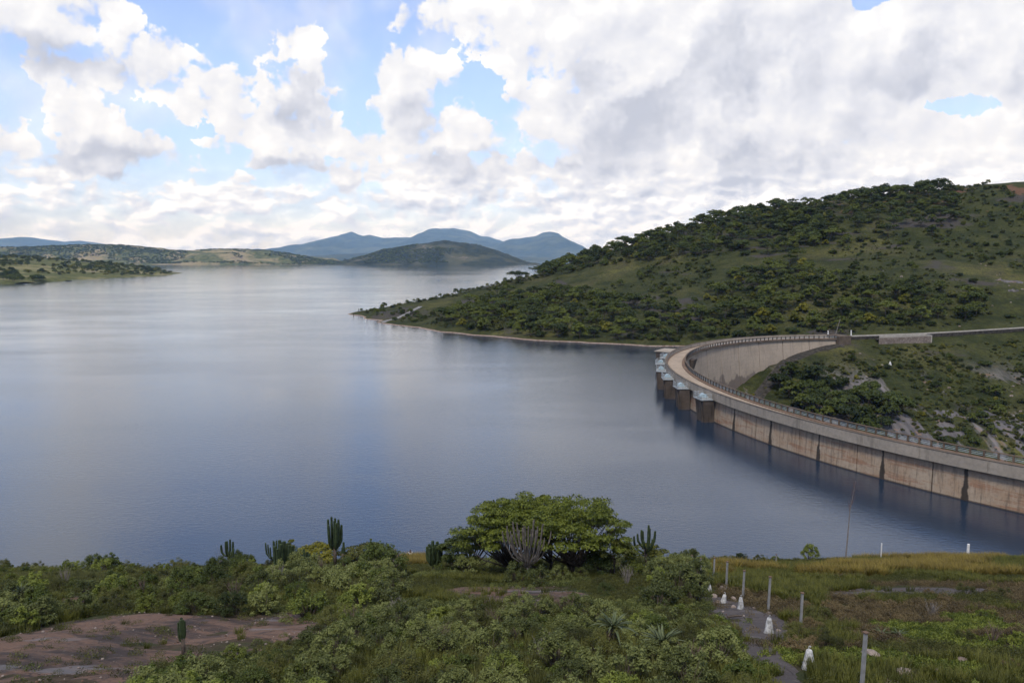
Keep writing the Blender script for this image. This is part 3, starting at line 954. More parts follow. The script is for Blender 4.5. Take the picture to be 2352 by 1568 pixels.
# intake piers with gate hoods on railed platforms
ORD = ['sixth', 'fifth', 'fourth', 'third', 'second', 'first']
for k, th in enumerate([155.6, 162.5, 169.4, 176.3, 183.2, 190.4]):
    w = 2.2
    e, t = local_frame(th)
    base = dam_pt(th, 0.0, 0.0)

    def L(o, s, z): return base + e * o + t * s + np.array([0, 0, z])
    pier = quad_prism([L(-0.6, -w + 0.3, -8), L(1.3, -w + 0.3, -8), L(1.3, w - 0.3, -8), L(-0.6, w - 0.3, -8)],
                      [L(-0.3, -w, 5.2), L(2.5, -w, 5.2), L(2.5, w, 5.2), L(-0.3, w, 5.2)])
    pier.uv = [(v[0] + v[1], v[2]) for v in pier.v]
    P_ = dbuild(pier, 'intake_pier', M_PIER)
    P_['label'] = ORD[k] + ' intake pier from the near shore'
    rib = quad_prism([L(1.32, w - 1.1, -8), L(1.7, w - 1.1, -8), L(1.7, w - 0.6, -8), L(1.32, w - 0.6, -8)],
                     [L(2.48, w - 1.1, 5.15), L(2.85, w - 1.1, 5.15), L(2.85, w - 0.6, 5.15), L(2.48, w - 0.6, 5.15)])
    dbuild(rib, 'guide_rib', M_PIER, P_)
    pl = quad_prism([L(0.06, -w - 0.2, 5.25), L(2.95, -w - 0.2, 5.25), L(2.95, w + 0.2, 5.25), L(0.06, w + 0.2, 5.25)],
                    [L(0.06, -w - 0.2, 5.5), L(2.95, -w - 0.2, 5.5), L(2.95, w + 0.2, 5.5), L(0.06, w + 0.2, 5.5)])
    dbuild(pl, 'platform', M_STEEL, P_)
    # hood: half a drum lying along the wall, with flat ends
    hd = MB(); vs_ = []; nn = 14; r_ = 0.78
    for s in (-0.75, 0.75):
        for i in range(nn + 1):
            a_ = math.pi * i / nn
            vs_.append(L(1.5 + r_ * math.cos(a_), s, 5.75 + r_ * math.sin(a_)))
    fs = [(i, i + 1, nn + 2 + i, nn + 1 + i) for i in range(nn)]
    fs += [tuple(range(nn + 1))[::-1], tuple(range(nn + 1, 2 * nn + 2))]
    hd.add(vs_, fs); dbuild(hd, 'gate_hood', M_DOME, P_, smooth=False)
    bs = quad_prism([L(0.4, -1.1, 5.503), L(2.6, -1.1, 5.503), L(2.6, 1.1, 5.503), L(0.4, 1.1, 5.503)],
                    [L(0.4, -1.1, 5.75), L(2.6, -1.1, 5.75), L(2.6, 1.1, 5.75), L(0.4, 1.1, 5.75)])
    dbuild(bs, 'hood_base', M_STEEL, P_)
    rl = MB()
    for s in (-w - 0.1, w + 0.1):
        for o in (0.5, 1.65, 2.85): rl.tube([L(o, s, 5.5), L(o, s, 6.75)], 0.06, 5)
        for z in (5.95, 6.35, 6.75): rl.tube([L(0.5, s, z), L(2.85, s, z)], 0.05, 5)
    for s in (-1.3, 0.0, 1.3): rl.tube([L(2.85, s, 5.5), L(2.85, s, 6.75)], 0.06, 5)
    for z in (5.95, 6.35, 6.75): rl.tube([L(2.85, -w - 0.1, z), L(2.85, w + 0.1, z)], 0.05, 5)
    dbuild(rl, 'railing', M_STEEL, P_)
# outlet tower at the back, larger and without a hood
e, t = local_frame(148.3); base = dam_pt(148.3, 0.0, 0.0)
def L(o, s, z): return base + e * o + t * s + np.array([0, 0, z])
tw = quad_prism([L(-0.6, -4.4, -8), L(7.0, -4.4, -8), L(7.0, 4.4, -8), L(-0.6, 4.4, -8)], [L(-0.3, -4.4, 5.6), L(7.6, -4.4, 5.6), L(7.6, 4.4, 5.6), L(-0.3, 4.4, 5.6)])
tw.uv = [(v[0] + v[1], v[2]) for v in tw.v]
T_ = dbuild(tw, 'outlet_tower', M_PIER)
tp = quad_prism([L(0.06, -4.7, 5.603), L(8.0, -4.7, 5.603), L(8.0, 4.7, 5.603), L(0.06, 4.7, 5.603)], [L(0.06, -4.7, 5.95), L(8.0, -4.7, 5.95), L(8.0, 4.7, 5.95), L(0.06, 4.7, 5.95)])
dbuild(tp, 'platform', M_PARA, T_)
# dark bracket house hung on the downstream face
e, t = local_frame(153.0); base = dam_pt(153.0, -5.72, 0.0)
bk = quad_prism([L(-1.0, -1.6, 1.0), L(0.3, -1.6, 1.0), L(0.3, 1.6, 1.0), L(-1.0, 1.6, 1.0)], [L(-1.9, -2.2, 4.6), L(0.3, -2.2, 4.6), L(0.3, 2.2, 4.6), L(-1.9, 2.2, 4.6)])
dbuild(bk, 'valve_chamber', M_PIER)
# end block at the abutment
e, t = local_frame(TH0); base = dam_pt(TH0, 0.0, 0.0)
eb = quad_prism([L(-7.6, -6.0, -2), L(0.4, -6.0, -2), L(0.4, -0.02, -2), L(-7.6, -0.02, -2)], [L(-7.6, -6.0, ZTOP - 0.15), L(0.4, -6.0, ZTOP - 0.15), L(0.4, -0.02, ZTOP - 0.15), L(-7.6, -0.02, ZTOP - 0.15)])
eb_o = dbuild(eb, 'end_block', M_POST)

# ------------------------------------------------------------------ road leaving the dam, its kerb wall and the masonry below
M_TAR = plain('road_surface', (0.13, 0.115, 0.10), 0.95, 0.2, 1.0)
M_WHITE = plain('white_paint', (0.62, 0.61, 0.58), 0.75, 0.12, 2.5)
M_KERBW = plain('pale_kerb', (0.33, 0.305, 0.265), 0.85, 0.15, 0.8)


def masonry():
    m, n = material('rubble_masonry')
    p = geo_pos(n)
    v = n.voronoi(p, 1.6, 'F1', 0.0, dims='3D', out='Color')
    d = n.voronoi(p, 1.6, 'DISTANCE_TO_EDGE', 0.0, dims='3D')
    c = n.mix(n.sep(v)[0], (0.125, 0.10, 0.085), (0.235, 0.20, 0.175))
    c = n.mix(n.smooth(d, 0.02, 0.07, 1.0, 0.0), c, (0.12, 0.10, 0.085))
    finish(n, c, 0.95, 0.1, bump(n, d, 0.6, 0.08))
    return m


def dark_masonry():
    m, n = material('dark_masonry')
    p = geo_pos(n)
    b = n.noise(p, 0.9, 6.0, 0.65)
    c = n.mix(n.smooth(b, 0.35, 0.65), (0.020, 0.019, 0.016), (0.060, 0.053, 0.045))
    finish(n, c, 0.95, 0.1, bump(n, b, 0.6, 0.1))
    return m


M_MASON = masonry(); M_DMASON = dark_masonry()
_rx = np.array([p[0] for p in ROAD]); _ry = np.array([p[1] for p in ROAD]); _rz = np.array([p[2] for p in ROAD])


def road_strip(x0, x1, o0, o1, z0, z1, n_=40):
    """a solid strip along the road: o0..o1 metres beyond the outer kerb line, z0..z1 about the kerb level"""
    mb_ = MB(); xs_ = np.linspace(x0, x1, n_)
    vs_ = []
    for x in xs_:
        y = np.interp(x, _rx, _ry); z = np.interp(x, _rx, _rz)
        vs_ += [(x, y + o0, z + z0), (x, y + o1, z + z0), (x, y + o1, z + z1), (x, y + o0, z + z1)]
    fs = []
    for i in range(n_ - 1):
        for k in range(4):
            fs.append((i * 4 + k, i * 4 + (k + 1) % 4, (i + 1) * 4 + (k + 1) % 4, (i + 1) * 4 + k))
    fs += [(0, 1, 2, 3), tuple((n_ - 1) * 4 + k for k in (3, 2, 1, 0))]
    mb_.add(vs_, fs)
    return mb_


xR0 = float(_rx[0]) - 5.5
rd = road_strip(xR0, 292, 0.4, 5.0, -0.9, -0.45).build('road', M_TAR); tag(rd, 'narrow road running from the dam along the hillside', 'road', kind='structure')
kw = road_strip(float(_rx[0]) + 2.4, 292, 0.0, 0.45, -0.8, 0.38, 60).build('kerb_wall', M_KERBW); tag(kw, 'long pale kerb wall along the outer edge of the hillside road', 'wall')
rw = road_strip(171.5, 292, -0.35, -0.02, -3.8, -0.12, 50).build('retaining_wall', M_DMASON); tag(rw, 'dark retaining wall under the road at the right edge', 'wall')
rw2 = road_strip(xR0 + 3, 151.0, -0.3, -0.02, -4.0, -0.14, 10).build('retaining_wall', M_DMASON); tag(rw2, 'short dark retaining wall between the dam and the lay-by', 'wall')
# lay-by built out on a masonry wall
lay = empty('lay_by', (162.0, float(np.interp(162, _rx, _ry)) - 3, float(np.interp(162, _rx, _rz)) - 1)); tag(lay, 'lay-by built out from the road on a pale stone wall', 'lay-by')
_ll = np.array(lay.location)


def lbuild(mb_, nm, mat):
    mb_.v = [(a - _ll[0], b - _ll[1], c - _ll[2]) for a, b, c in mb_.v]
    return mb_.build(nm, mat, lay)


lbuild(road_strip(149.0, 171.0, -4.6, -4.1, -4.8, -0.5, 14), 'stone_wall', M_MASON)
lbuild(road_strip(149.05, 171.0, -4.07, -0.03, -1.6, -1.15, 14), 'floor', M_SOIL)
lbuild(road_strip(149.0, 171.2, -4.62, -4.08, -0.497, -0.40, 14), 'coping', M_KERBW)
lbuild(road_strip(171.02, 171.45, -4.62, -0.02, -4.8, -0.25, 3), 'end_wall', M_KERBW)
# small things at the end of the dam
def pole(name, label, base, top, r, mat, cat='pole', group=None):
    mb_ = MB(); b = np.array(base); t = np.array(top) - b
    mb_.tube([(0, 0, 0), t * 0.5, t], [r, r * 0.9, r * 0.75], 6)
    o = mb_.build(name, mat); o.location = tuple(b); tag(o, label, cat, group); return o


b = at_y(1918, 772, 328.0)
pole('leaning_pole', 'thin pole leaning over beside the far end of the dam', (b[0], b[1], 5.9), at_y(1930, 732, 328.5), 0.13, M_GREYBARK)
for i, (x_, y0, y1, Y_, lb) in enumerate([(1902, 773, 759, 327.5, 'short white post just left of the leaning pole'), (1955, 771, 758, 328.5, 'short white post just right of the leaning pole')]):
    pole('marker_post', lb, at_y(x_, y0 + 2, Y_), at_y(x_, y1, Y_), 0.28, M_WHITE, 'post')
hut = MB(); q = at_y(1910, 771, 329.5); hut.box((0, 0, 0.9), (2.2, 2.0, 2.4)); hut.box((0, 0, 2.18), (2.5, 2.3, 0.16))
ho = hut.build('gauge_hut', M_PIER); ho.location = (q[0], q[1], q[2] - 1.2); tag(ho, 'small brown concrete gauge box between the two white posts', 'hut')
# dark rock bared along the foot of the dam's inner face
fp = [(131.5, 318.5), (126, 317.8), (120.6, 316.9), (115, 314.8), (110.3, 312.2), (105.2, 307.4), (99.2, 301.3), (94.9, 295.8), (89.4, 289.2), (84, 279)]
fr = MB(); vs_ = []; fs = []
rr_f = random.Random(8)
for i, (a, b) in enumerate(fp):
    d = np.array([DC[0] - a, DC[1] - b]); d /= np.linalg.norm(d)
    for k, o_ in enumerate((-1.5, 0.6, 1.9 + rr_f.uniform(0, 1.2), 3.2 + rr_f.uniform(0, 1.8))):
        q = (a + d[0] * o_, b + d[1] * o_)
        vs_.append((q[0], q[1], float(hill_z(*q)) + (0.5, 0.55, 0.4, -0.5)[k] + rr_f.uniform(-0.1, 0.15)))
for i in range(len(fp) - 1):
    for k in range(3): fs.append((i * 4 + k, i * 4 + k + 1, i * 4 + k + 5, i * 4 + k + 4))
fr.add(vs_, fs); fo = fr.build('foundation_rock', M_DMASON); tag(fo, 'dark strip of bared rock along the foot of the inner dam wall', 'rock')
# beacon on the gorge side
q = at_y(2043, 862, 300); q = np.array([q[0], q[1], float(hill_z(q[0], q[1]))])
bc = MB(); bc.box((0, 0, 0.5), (0.85, 0.85, 1.3), 0.4, 0.6); bc.box((0, 0, 1.4), (0.36, 0.36, 0.5), 0.4, 0.7)
bo = bc.build('survey_beacon', M_WHITE); bo.location = tuple(q); tag(bo, 'small white survey beacon on the slope below the lay-by', 'beacon')
# markers at the tip of the point
for i, (x_, y_, hh, mt, lb) in enumerate([(812, 723, 1.6, M_DMASON, 'thin dark post at the very tip of the wooded point'), (823.5, 719, 2.0, M_DMASON, 'taller dark post just inshore of the tip of the point'), (840.5, 738, 2.2, M_WHITE, 'white gauge post standing at the waterline of the point')]):
    q = at_z(x_, y_, 0.6); z = max(float(hill_z(q[0], q[1])), -0.5)
    mp = MB(); mp.box((0, 0, hh / 2 - 0.5), (0.35, 0.35, hh + 1.0), 0, 0.8); mp.box((0, 0, hh + 0.2), (0.6, 0.6, 0.4), 0, 0.7)
    o = mp.build('marker_post', mt); o.location = (q[0], q[1], z); tag(o, lb, 'post')
# grey sheet of bare rock running down to the water
A, B = at_y(966, 709, 535), at_y(880, 741, 470)
sl = MB(); vs_ = []; fs = []
for i in range(21):
    f = i / 20
    c = A * (1 - f) + B * f
    z = max(float(hill_z(c[0], c[1])), -0.2) + 0.25
    for s in (-1, 1):
        vs_.append((c[0] - s * 1.4, c[1] + s * 0.9, z)); vs_.append((c[0] - s * 1.4, c[1] + s * 0.9, z - 1.2))
for i in range(20):
    a = i * 4
    fs += [(a, a + 2, a + 6, a + 4), (a, a + 4, a + 5, a + 1), (a + 2, a + 3, a + 7, a + 6)]
fs += [(0, 1, 3, 2), (80, 82, 83, 81)]
sl.add(vs_, fs); so = sl.build('outcropping', plain('grey_sheet_rock', (0.17, 0.165, 0.16), 0.9, 0.3, 0.8)); tag(so, 'grey sheet of bare rock running down the point to the water', 'outcropping')


# ------------------------------------------------------------------ vegetation
def leaf_mat(name, dark, light, trans=0.25, rough=0.6, own=0.85):
    dark = (dark[0], dark[1] * 1.06, dark[2] * 0.66); light = (light[0] * 1.0, light[1] * 1.08, light[2] * 0.66)   # fresh after the rains
    m, n = material(name)
    rnd = n.node('ShaderNodeNewGeometry').outputs['Random Per Island']
    orn = obj_rand(n)
    p = geo_pos(n)
    a = n.noise(p, 0.9, 3.0, 0.6)
    f = n.math('ADD', n.math('MULTIPLY', rnd, 0.5), n.math('ADD', n.math('MULTIPLY', a, 0.55), n.math('MULTIPLY', n.math('SUBTRACT', orn, 0.5), own)))
    col = n.mix(n.smooth(f, 0.15, 0.95), dark, light)
    b = n.node('ShaderNodeBsdfPrincipled')
    n.put(b.inputs['Base Color'], col); b.inputs['Roughness'].default_value = rough; b.inputs['Specular IOR Level'].default_value = 0.25
    t = n.node('ShaderNodeBsdfTranslucent'); n.put(t.inputs[0], n.mix(0.5, col, (0.10, 0.13, 0.02)))
    mx = n.node('ShaderNodeMixShader'); mx.inputs[0].default_value = trans
    n.t.links.new(b.outputs[0], mx.inputs[1]); n.t.links.new(t.outputs[0], mx.inputs[2])
    o = n.node('ShaderNodeOutputMaterial'); n.t.links.new(mx.outputs[0], o.inputs[0])
    return m


L_DARK = leaf_mat('leaf_dark', (0.020, 0.029, 0.009), (0.066, 0.080, 0.025))
L_MID = leaf_mat('leaf_mid', (0.032, 0.042, 0.009), (0.105, 0.115, 0.028))
L_YEL = leaf_mat('leaf_yellow', (0.055, 0.060, 0.010), (0.18, 0.155, 0.026))
L_LIME = leaf_mat('leaf_lime', (0.050, 0.066, 0.015), (0.175, 0.19, 0.050))
L_SAGE = leaf_mat('leaf_sage', (0.048, 0.056, 0.022), (0.165, 0.170, 0.080))
L_OLIVE = leaf_mat('leaf_olive', (0.034, 0.036, 0.012), (0.105, 0.100, 0.036))
L_BROWN = leaf_mat('leaf_brown', (0.045, 0.030, 0.020), (0.135, 0.090, 0.064), 0.1)


def leaf_quads(rng, cen, nrm, size, aspect=0.5, droop=0.0):
    """rhombic leaves at cen with rough facing nrm"""
    n = len(cen)
    nrm = nrm / (np.linalg.norm(nrm, axis=1, keepdims=True) + 1e-9)
    rv = rng.normal(size=(n, 3)); rv[:, 2] -= droop
    a = rv - (rv * nrm).sum(1, keepdims=True) * nrm
    a /= np.linalg.norm(a, axis=1, keepdims=True) + 1e-9
    b = np.cross(nrm, a)
    s = (size * rng.uniform(0.6, 1.35, n))[:, None]
    return np.stack([cen - a * s, cen + b * s * aspect, cen + a * s, cen - b * s * aspect], 1)


def clump_leaves(rng, cs, radii, per, size, aspect=0.5, flat=0.6, inner=0.45):
    """leaves round clump centres: cs (k,3), radii (k,3)"""
    k = len(cs)
    idx = np.repeat(np.arange(k), per)
    d = rng.normal(size=(len(idx), 3)); d /= np.linalg.norm(d, axis=1, keepdims=True)
    r = inner + (1 - inner) * rng.uniform(0, 1, len(idx)) ** 0.5
    low = d[:, 2] < -0.3
    d[low, 2] *= -0.6
    cen = cs[idx] + d * r[:, None] * radii[idx]
    nrm = d * np.array([1, 1, 1.0]) + rng.normal(size=d.shape) * 0.55 + np.array([0, 0, flat])
    return leaf_quads(rng, cen, nrm, size, aspect)


def tree_meshes(seed, h, w, style='umbrella', clumps=34, per=60, leaf=0.30, leafmat=None, bark=None, trunk_r=0.16, stems=1):
    """returns crown mesh and trunk mesh of one tree of height h and crown width w"""
    rng = np.random.default_rng(seed)
    cs, rd = [], []
    for i in range(clumps):
        a = rng.uniform(0, 2 * math.pi); q = math.sqrt(rng.uniform(0, 1))
        x, y = math.cos(a) * q * w * 0.42, math.sin(a) * q * w * 0.42
        if style == 'umbrella':
            z = h * (0.90 - 0.22 * q ** 2) - rng.uniform(0, 0.20) * h * (1 - 0.5 * q)
            r = w * rng.uniform(0.10, 0.17); rr = (r, r, r * 0.42)
        elif style == 'dome':
            z = h * (0.30 + 0.58 * math.sqrt(max(0.0, 1 - q ** 2)) * rng.uniform(0.55, 1.0))
            r = w * rng.uniform(0.11, 0.19); rr = (r, r, r * 0.7)
        elif style == 'spread':   # layered sprays with gaps and a few reaching out
            q *= 1.16 if i % 7 == 0 else 1.0
            x, y = math.cos(a) * q * w * 0.44, math.sin(a) * q * w * 0.44
            z = h * (0.32 + 0.62 * math.sqrt(max(0.04, 1 - (q / 1.2) ** 2)) * rng.uniform(0.42, 1.04))
            r = w * rng.uniform(0.06, 0.125); rr = (r, r, r * 0.40)
        else:   # bush: foliage down to the ground
            z = h * (0.14 + 0.72 * math.sqrt(max(0.0, 1 - q ** 2)) * rng.uniform(0.2, 1.0))
            r = w * rng.uniform(0.12, 0.20); rr = (r, r, r * 0.75)
        cs.append((x + rng.normal() * w * 0.03, y + rng.normal() * w * 0.03, z)); rd.append(rr)
    cs = np.array(cs); rd = np.array(rd)
    crown = quads_mesh('crown', clump_leaves(rng, cs, rd, per, leaf), [leafmat or L_DARK])
    tb = MB()
    for s in range(stems):
        a0 = rng.uniform(0, 6.28); off = 0.0 if stems == 1 else w * 0.04
        fork = h * (0.42 if style == 'umbrella' else 0.30 if style == 'dome' else 0.12)
        lean = rng.normal(size=2) * h * 0.05
        p0 = np.array([math.cos(a0) * off, math.sin(a0) * off, -0.3]); p1 = np.array([p0[0] + lean[0], p0[1] + lean[1], fork])
        pm_ = (p0 + p1) / 2 + np.array([*rng.normal(size=2) * h * 0.015, 0])
        tb.tube([p0, pm_, p1], [trunk_r * 1.25, trunk_r, trunk_r * 0.8], 7)
        mine = list(range(s, clumps, stems))
        for i in mine[:max(4, len(mine) // 2)]:
            c = cs[i]
            mid = p1 * 0.45 + c * 0.55 + np.array([0, 0, -0.06 * h])
            tb.tube([p1, mid, c], [trunk_r * 0.5, trunk_r * 0.3, trunk_r * 0.10], 5, cap=False)
    return crown, tb.mesh('trunk', bark or M_BARK, smooth=True)


def where(px_, py_, marks, fx=1.0):
    """which landmark a thing stands by, and on which side of it"""
    best = min(marks, key=lambda m: ((px_ - m[0]) * fx) ** 2 + ((py_ - m[1]) * 2.2) ** 2)
    dx_, dy_ = (px_ - best[0]) * fx, (py_ - best[1]) * 2.2
    d = math.hypot(dx_, dy_)
    side = ('left of' if dx_ < 0 else 'right of') if abs(dx_) > abs(dy_) else ('in front of' if dy_ > 0 else 'behind')
    how = 'just' if d < 55 else 'a bit' if d < 120 else 'well'
    return '%s %s %s' % (how, side, best[2])


def place_tree(name, meshes, loc, s=1.0, rz=0.0, label=None, cat='tree', group=None, sz=None):
    t = empty(name, tuple(loc), rz)
    t.scale = (s, s, sz if sz else s)
    tag(t, label, cat, group)
    for nm, me in zip(('crown', 'trunk') if cat == 'tree' else ('foliage', 'stem'), meshes):
        link(bpy.data.objects.new(nm, me), t)
    return t


def scatter_stuff(name, label, cat, pts, protos, seed=0):
    """one object nobody could count: instances of a few prototype meshes on points; pts rows: x, y, z, scale, turn, which"""
    pts = np.asarray(pts, dtype=float)
    me = bpy.data.meshes.new(name)
    me.vertices.add(len(pts))
    me.vertices.foreach_set('co', pts[:, :3].astype(np.float32).ravel())
    for k, nm in ((3, 'sc'), (4, 'turn')):
        a = me.attributes.new(nm, 'FLOAT', 'POINT'); a.data.foreach_set('value', pts[:, k].astype(np.float32))
    a = me.attributes.new('which', 'INT', 'POINT'); a.data.foreach_set('value', pts[:, 5].astype(np.int32))
    o = link(bpy.data.objects.new(name, me))
    tag(o, label, cat, kind='stuff')
    col = bpy.data.collections.new(name + '_kinds')
    for i, pm_ in enumerate(protos):
        po = bpy.data.objects.new('%s_%02d' % (name, i), pm_)
        col.objects.link(po)
    ng = bpy.data.node_groups.new(name, 'GeometryNodeTree')
    ng.interface.new_socket('Geometry', in_out='INPUT', socket_type='NodeSocketGeometry')
    ng.interface.new_socket('Geometry', in_out='OUTPUT', socket_type='NodeSocketGeometry')
    N_ = ng.nodes; Lk = ng.links
    gi = N_.new('NodeGroupInput'); go = N_.new('NodeGroupOutput')
    ci = N_.new('GeometryNodeCollectionInfo'); ci.inputs['Collection'].default_value = col
    ci.inputs['Separate Children'].default_value = True; ci.inputs['Reset Children'].default_value = True
    ip = N_.new('GeometryNodeInstanceOnPoints'); ip.inputs['Pick Instance'].default_value = True

    def attr(nm, dt):
        q = N_.new('GeometryNodeInputNamedAttribute'); q.data_type = dt; q.inputs['Name'].default_value = nm
        return q.outputs[0]
    cx = N_.new('ShaderNodeCombineXYZ'); Lk.new(attr('turn', 'FLOAT'), cx.inputs[2])
    e2r = N_.new('FunctionNodeEulerToRotation'); Lk.new(cx.outputs[0], e2r.inputs[0])
    cs_ = N_.new('ShaderNodeCombineXYZ')
    sa = attr('sc', 'FLOAT')
    for k in range(3): Lk.new(sa, cs_.inputs[k])
    Lk.new(gi.outputs[0], ip.inputs['Points']); Lk.new(ci.outputs[0], ip.inputs['Instance'])
    Lk.new(attr('which', 'INT'), ip.inputs['Instance Index']); Lk.new(e2r.outputs[0], ip.inputs['Rotation']); Lk.new(cs_.outputs[0], ip.inputs['Scale'])
    Lk.new(ip.outputs[0], go.inputs[0])
    md = o.modifiers.new('scatter', 'NODES'); md.node_group = ng
    return o


# ------------------------------------------------------------------ trees of the far hillside
HT = []
for i, (st, h, w, lm) in enumerate([('umbrella', 8.5, 10.0, L_DARK), ('umbrella', 7.0, 9.0, L_MID), ('dome', 7.5, 8.0, L_DARK), ('dome', 6.5, 7.0, L_MID),
                                    ('bush', 4.0, 5.5, L_DARK), ('bush', 3.2, 4.6, L_OLIVE), ('bush', 4.2, 5.5, L_YEL), ('dome', 8.0, 9.5, L_DARK)]):
    HT.append(tree_meshes(100 + i, h, w, st, 26, 44, 0.42, lm, M_BARK, 0.16))
def joined(me_pair, name):
    """crown and trunk as one mesh, for the trees that are past telling apart"""
    vs_, fs, mi = [], [], []
    for k, me in enumerate(me_pair):
        o = len(vs_)
        vs_ += [tuple(v.co) for v in me.vertices]; fs += [tuple(i + o for i in p.vertices) for p in me.polygons]; mi += [k] * len(me.polygons)
    return mesh_from(name, vs_, fs, [me_pair[0].materials[0], me_pair[1].materials[0]], mat_idx=mi)


HTJ = [joined(p, 'hill_tree_kind') for p in HT]


def project(x, y, z):
    d = np.stack([np.asarray(x, float), np.asarray(y, float), np.asarray(z, float) - CAM_Z], -1)
    zc = d @ _fw
    return 1176 + 1829 * d[..., 0] / zc, 784 - 1829 * (d @ _up) / zc


rng = np.random.default_rng(7)
# woods: patches (in survey picture coordinates) with their density and the kinds that grow there
WOODS = [  # polygon, spacing in metres, kinds, name of the place
    ([(1240, 640), (1262, 590), (1420, 540), (1600, 490), (1760, 470), (1900, 500), (1920, 560), (1780, 585), (1600, 590), (1400, 610)], 7.4, (0, 2, 7, 3, 1, 4, 5, 6), 'on the upper left shoulder of the hillside'),
    ([(1760, 500), (1980, 450), (2180, 430), (2200, 480), (2170, 540), (2000, 560), (1820, 580)], 8.2, (0, 2, 7, 4, 5, 3), 'below the top of the hillside'),
    ([(1050, 715), (1110, 680), (1240, 672), (1330, 675), (1450, 700), (1620, 720), (1700, 740), (1900, 755), (1890, 764), (1540, 792), (1300, 778), (1100, 765), (1010, 740)], 6.8, (0, 1, 2, 3, 1, 4, 3, 5, 6), 'along the shore beside the dam'),
    ([(1640, 640), (1830, 600), (1900, 640), (2060, 650), (2250, 690), (2240, 740), (1900, 760), (1700, 735), (1620, 690)], 7.2, (1, 2, 3, 1, 4, 6, 5, 3), 'on the slope above the far end of the dam'),
    ([(1780, 850), (1900, 870), (2040, 905), (2080, 960), (2010, 1000), (1900, 970), (1760, 900)], 4.2, (4, 3, 4, 4, 5, 2), 'in the gorge below the dam'),
]
cand = []
for wi, (pg, spc, kinds, place) in enumerate(WOODS):
    n_ = int(900000 / spc ** 2)
    x = rng.uniform(-140, 330, n_); y = rng.uniform(225, 680, n_)
    z = hill_z(x, y)
    px_, py_ = project(x, y, z)
    ok = in_poly(px_, py_, pg) & (z > 1.0 if wi != 4 else z > -60)
    rr_ = np.hypot(x - DC[0], y - DC[1]); tt_ = np.degrees(np.arctan2(y - DC[1], x - DC[0])) % 360
    ok &= (~((rr_ < r_up(np.clip(tt_, 104, 252)) + 8) & (tt_ > 104) & (tt_ < 252)) if wi != 4 else rr_ < r_up(np.clip(tt_, 104, 252)) - 18)
    yr = np.interp(x, [p[0] for p in ROAD], [p[1] for p in ROAD])
    ok &= ~((x > 122) & (y > yr - 12) & (y < yr + 12))
    dn = fbm(x, y, 40, 3, 60 + wi)
    ok &= dn > -0.42
    x, y, z = x[ok], y[ok], z[ok]
    keep = []
    for i in range(len(x)):
        if all((x[i] - x[j]) ** 2 + (y[i] - y[j]) ** 2 > (spc * (0.62 + 0.5 * ((i * 7919) % 13) / 13)) ** 2 for j in keep): keep.append(i)
        if len(keep) > 520: break
    for i in keep: cand.append((x[i], y[i], z[i], rng.uniform(0.75, 1.2), rng.uniform(0, 6.28), kinds[rng.integers(len(kinds))], wi))
# scattered bushes over the open slope
n_ = 15000
x = rng.uniform(-120, 330, n_); y = rng.uniform(235, 680, n_); z = hill_z(x, y)
px_, py_ = project(x, y, z)
rr_ = np.hypot(x - DC[0], y - DC[1]); tt_ = np.degrees(np.arctan2(y - DC[1], x - DC[0])) % 360
yr = np.interp(x, [p[0] for p in ROAD], [p[1] for p in ROAD])
ok = ((z > 1.5) & (rr_ > r_up(np.clip(tt_, 104, 252)) + 6)) | ((rr_ < r_up(np.clip(tt_, 104, 252)) - 16) & (z < 6))
ok &= ~((x > 122) & (y > yr - 7) & (y < yr + 7)) & (fbm(x, y, 34, 3, 77) > -0.08)
open_b = [(x[i], y[i], z[i], 0.10 + 0.62 * rng.uniform() ** 3.0, rng.uniform(0, 6.28), (4, 5, 4, 3, 5)[rng.integers(5)], 9) for i in np.where(ok)[0]]
HILL_MARKS = [(1190, 640, 'the lone umbrella tree'), (925, 722, 'the slipway on the point'), (1080, 720, 'the dark shore beyond the slipway'), (1300, 770, 'the long shore strip'), (1530, 790, 'the intake piers'),
              (1700, 770, 'the far curve of the dam'), (1920, 765, 'the leaning pole'), (2050, 775, 'the lay-by'), (2230, 755, 'the hillside road'), (1330, 600, 'the left end of the skyline'), (1600, 515, 'the left slope of the skyline'),
              (1850, 470, 'the middle of the skyline'), (2130, 440, 'the highest trees of the skyline'), (1500, 630, 'the grassy strip across the hillside'), (1800, 600, 'the yellow meadow on the hillside'), (2318, 655, 'the dark rock slab in the grass'),
              (2043, 862, 'the white survey beacon'), (1780, 880, 'the inner dam wall'), (2062, 965, 'the grey streaked rock face'), (2000, 540, 'the thick upper wood'), (1450, 720, 'the thick lower wood')]
cand.sort(key=lambda c: c[1] / c[3])
n_ind = 0
rest = []
KIND_WORD = {0: 'dark flat-topped tree', 1: 'mid-green flat-topped tree', 2: 'dark round tree', 3: 'mid-green round tree', 4: 'dark low bush', 5: 'olive low bush', 6: 'yellow-green bush', 7: 'broad dark tree'}
cnt = {}
for c in cand:
    kd = c[5]
    word = KIND_WORD[kd]
    bush = 'bush' in word
    key = 'bush' if bush else 'tree'
    if not bush and cnt.get(key, 0) < 290:
        cnt[key] = cnt.get(key, 0) + 1
        nm = 'hillside_bush' if bush else 'hillside_tree'
        place = WOODS[c[6]][3]
        big = 'large ' if c[3] > 1.06 else 'small ' if c[3] < 0.88 else ''
        hp = project(c[0], c[1], c[2])
        place_tree(nm, HT[kd], (c[0], c[1], c[2] - 0.15), c[3], c[4], '%s%s %s' % (big, word, where(hp[0], hp[1], HILL_MARKS)), 'tree', 'trees of the hillside woods')
    else:
        rest.append(c[:6])
scatter_stuff('hillside_wood', 'mass of further trees filling the woods on the hillside', 'wood', rest, HTJ) if rest else None
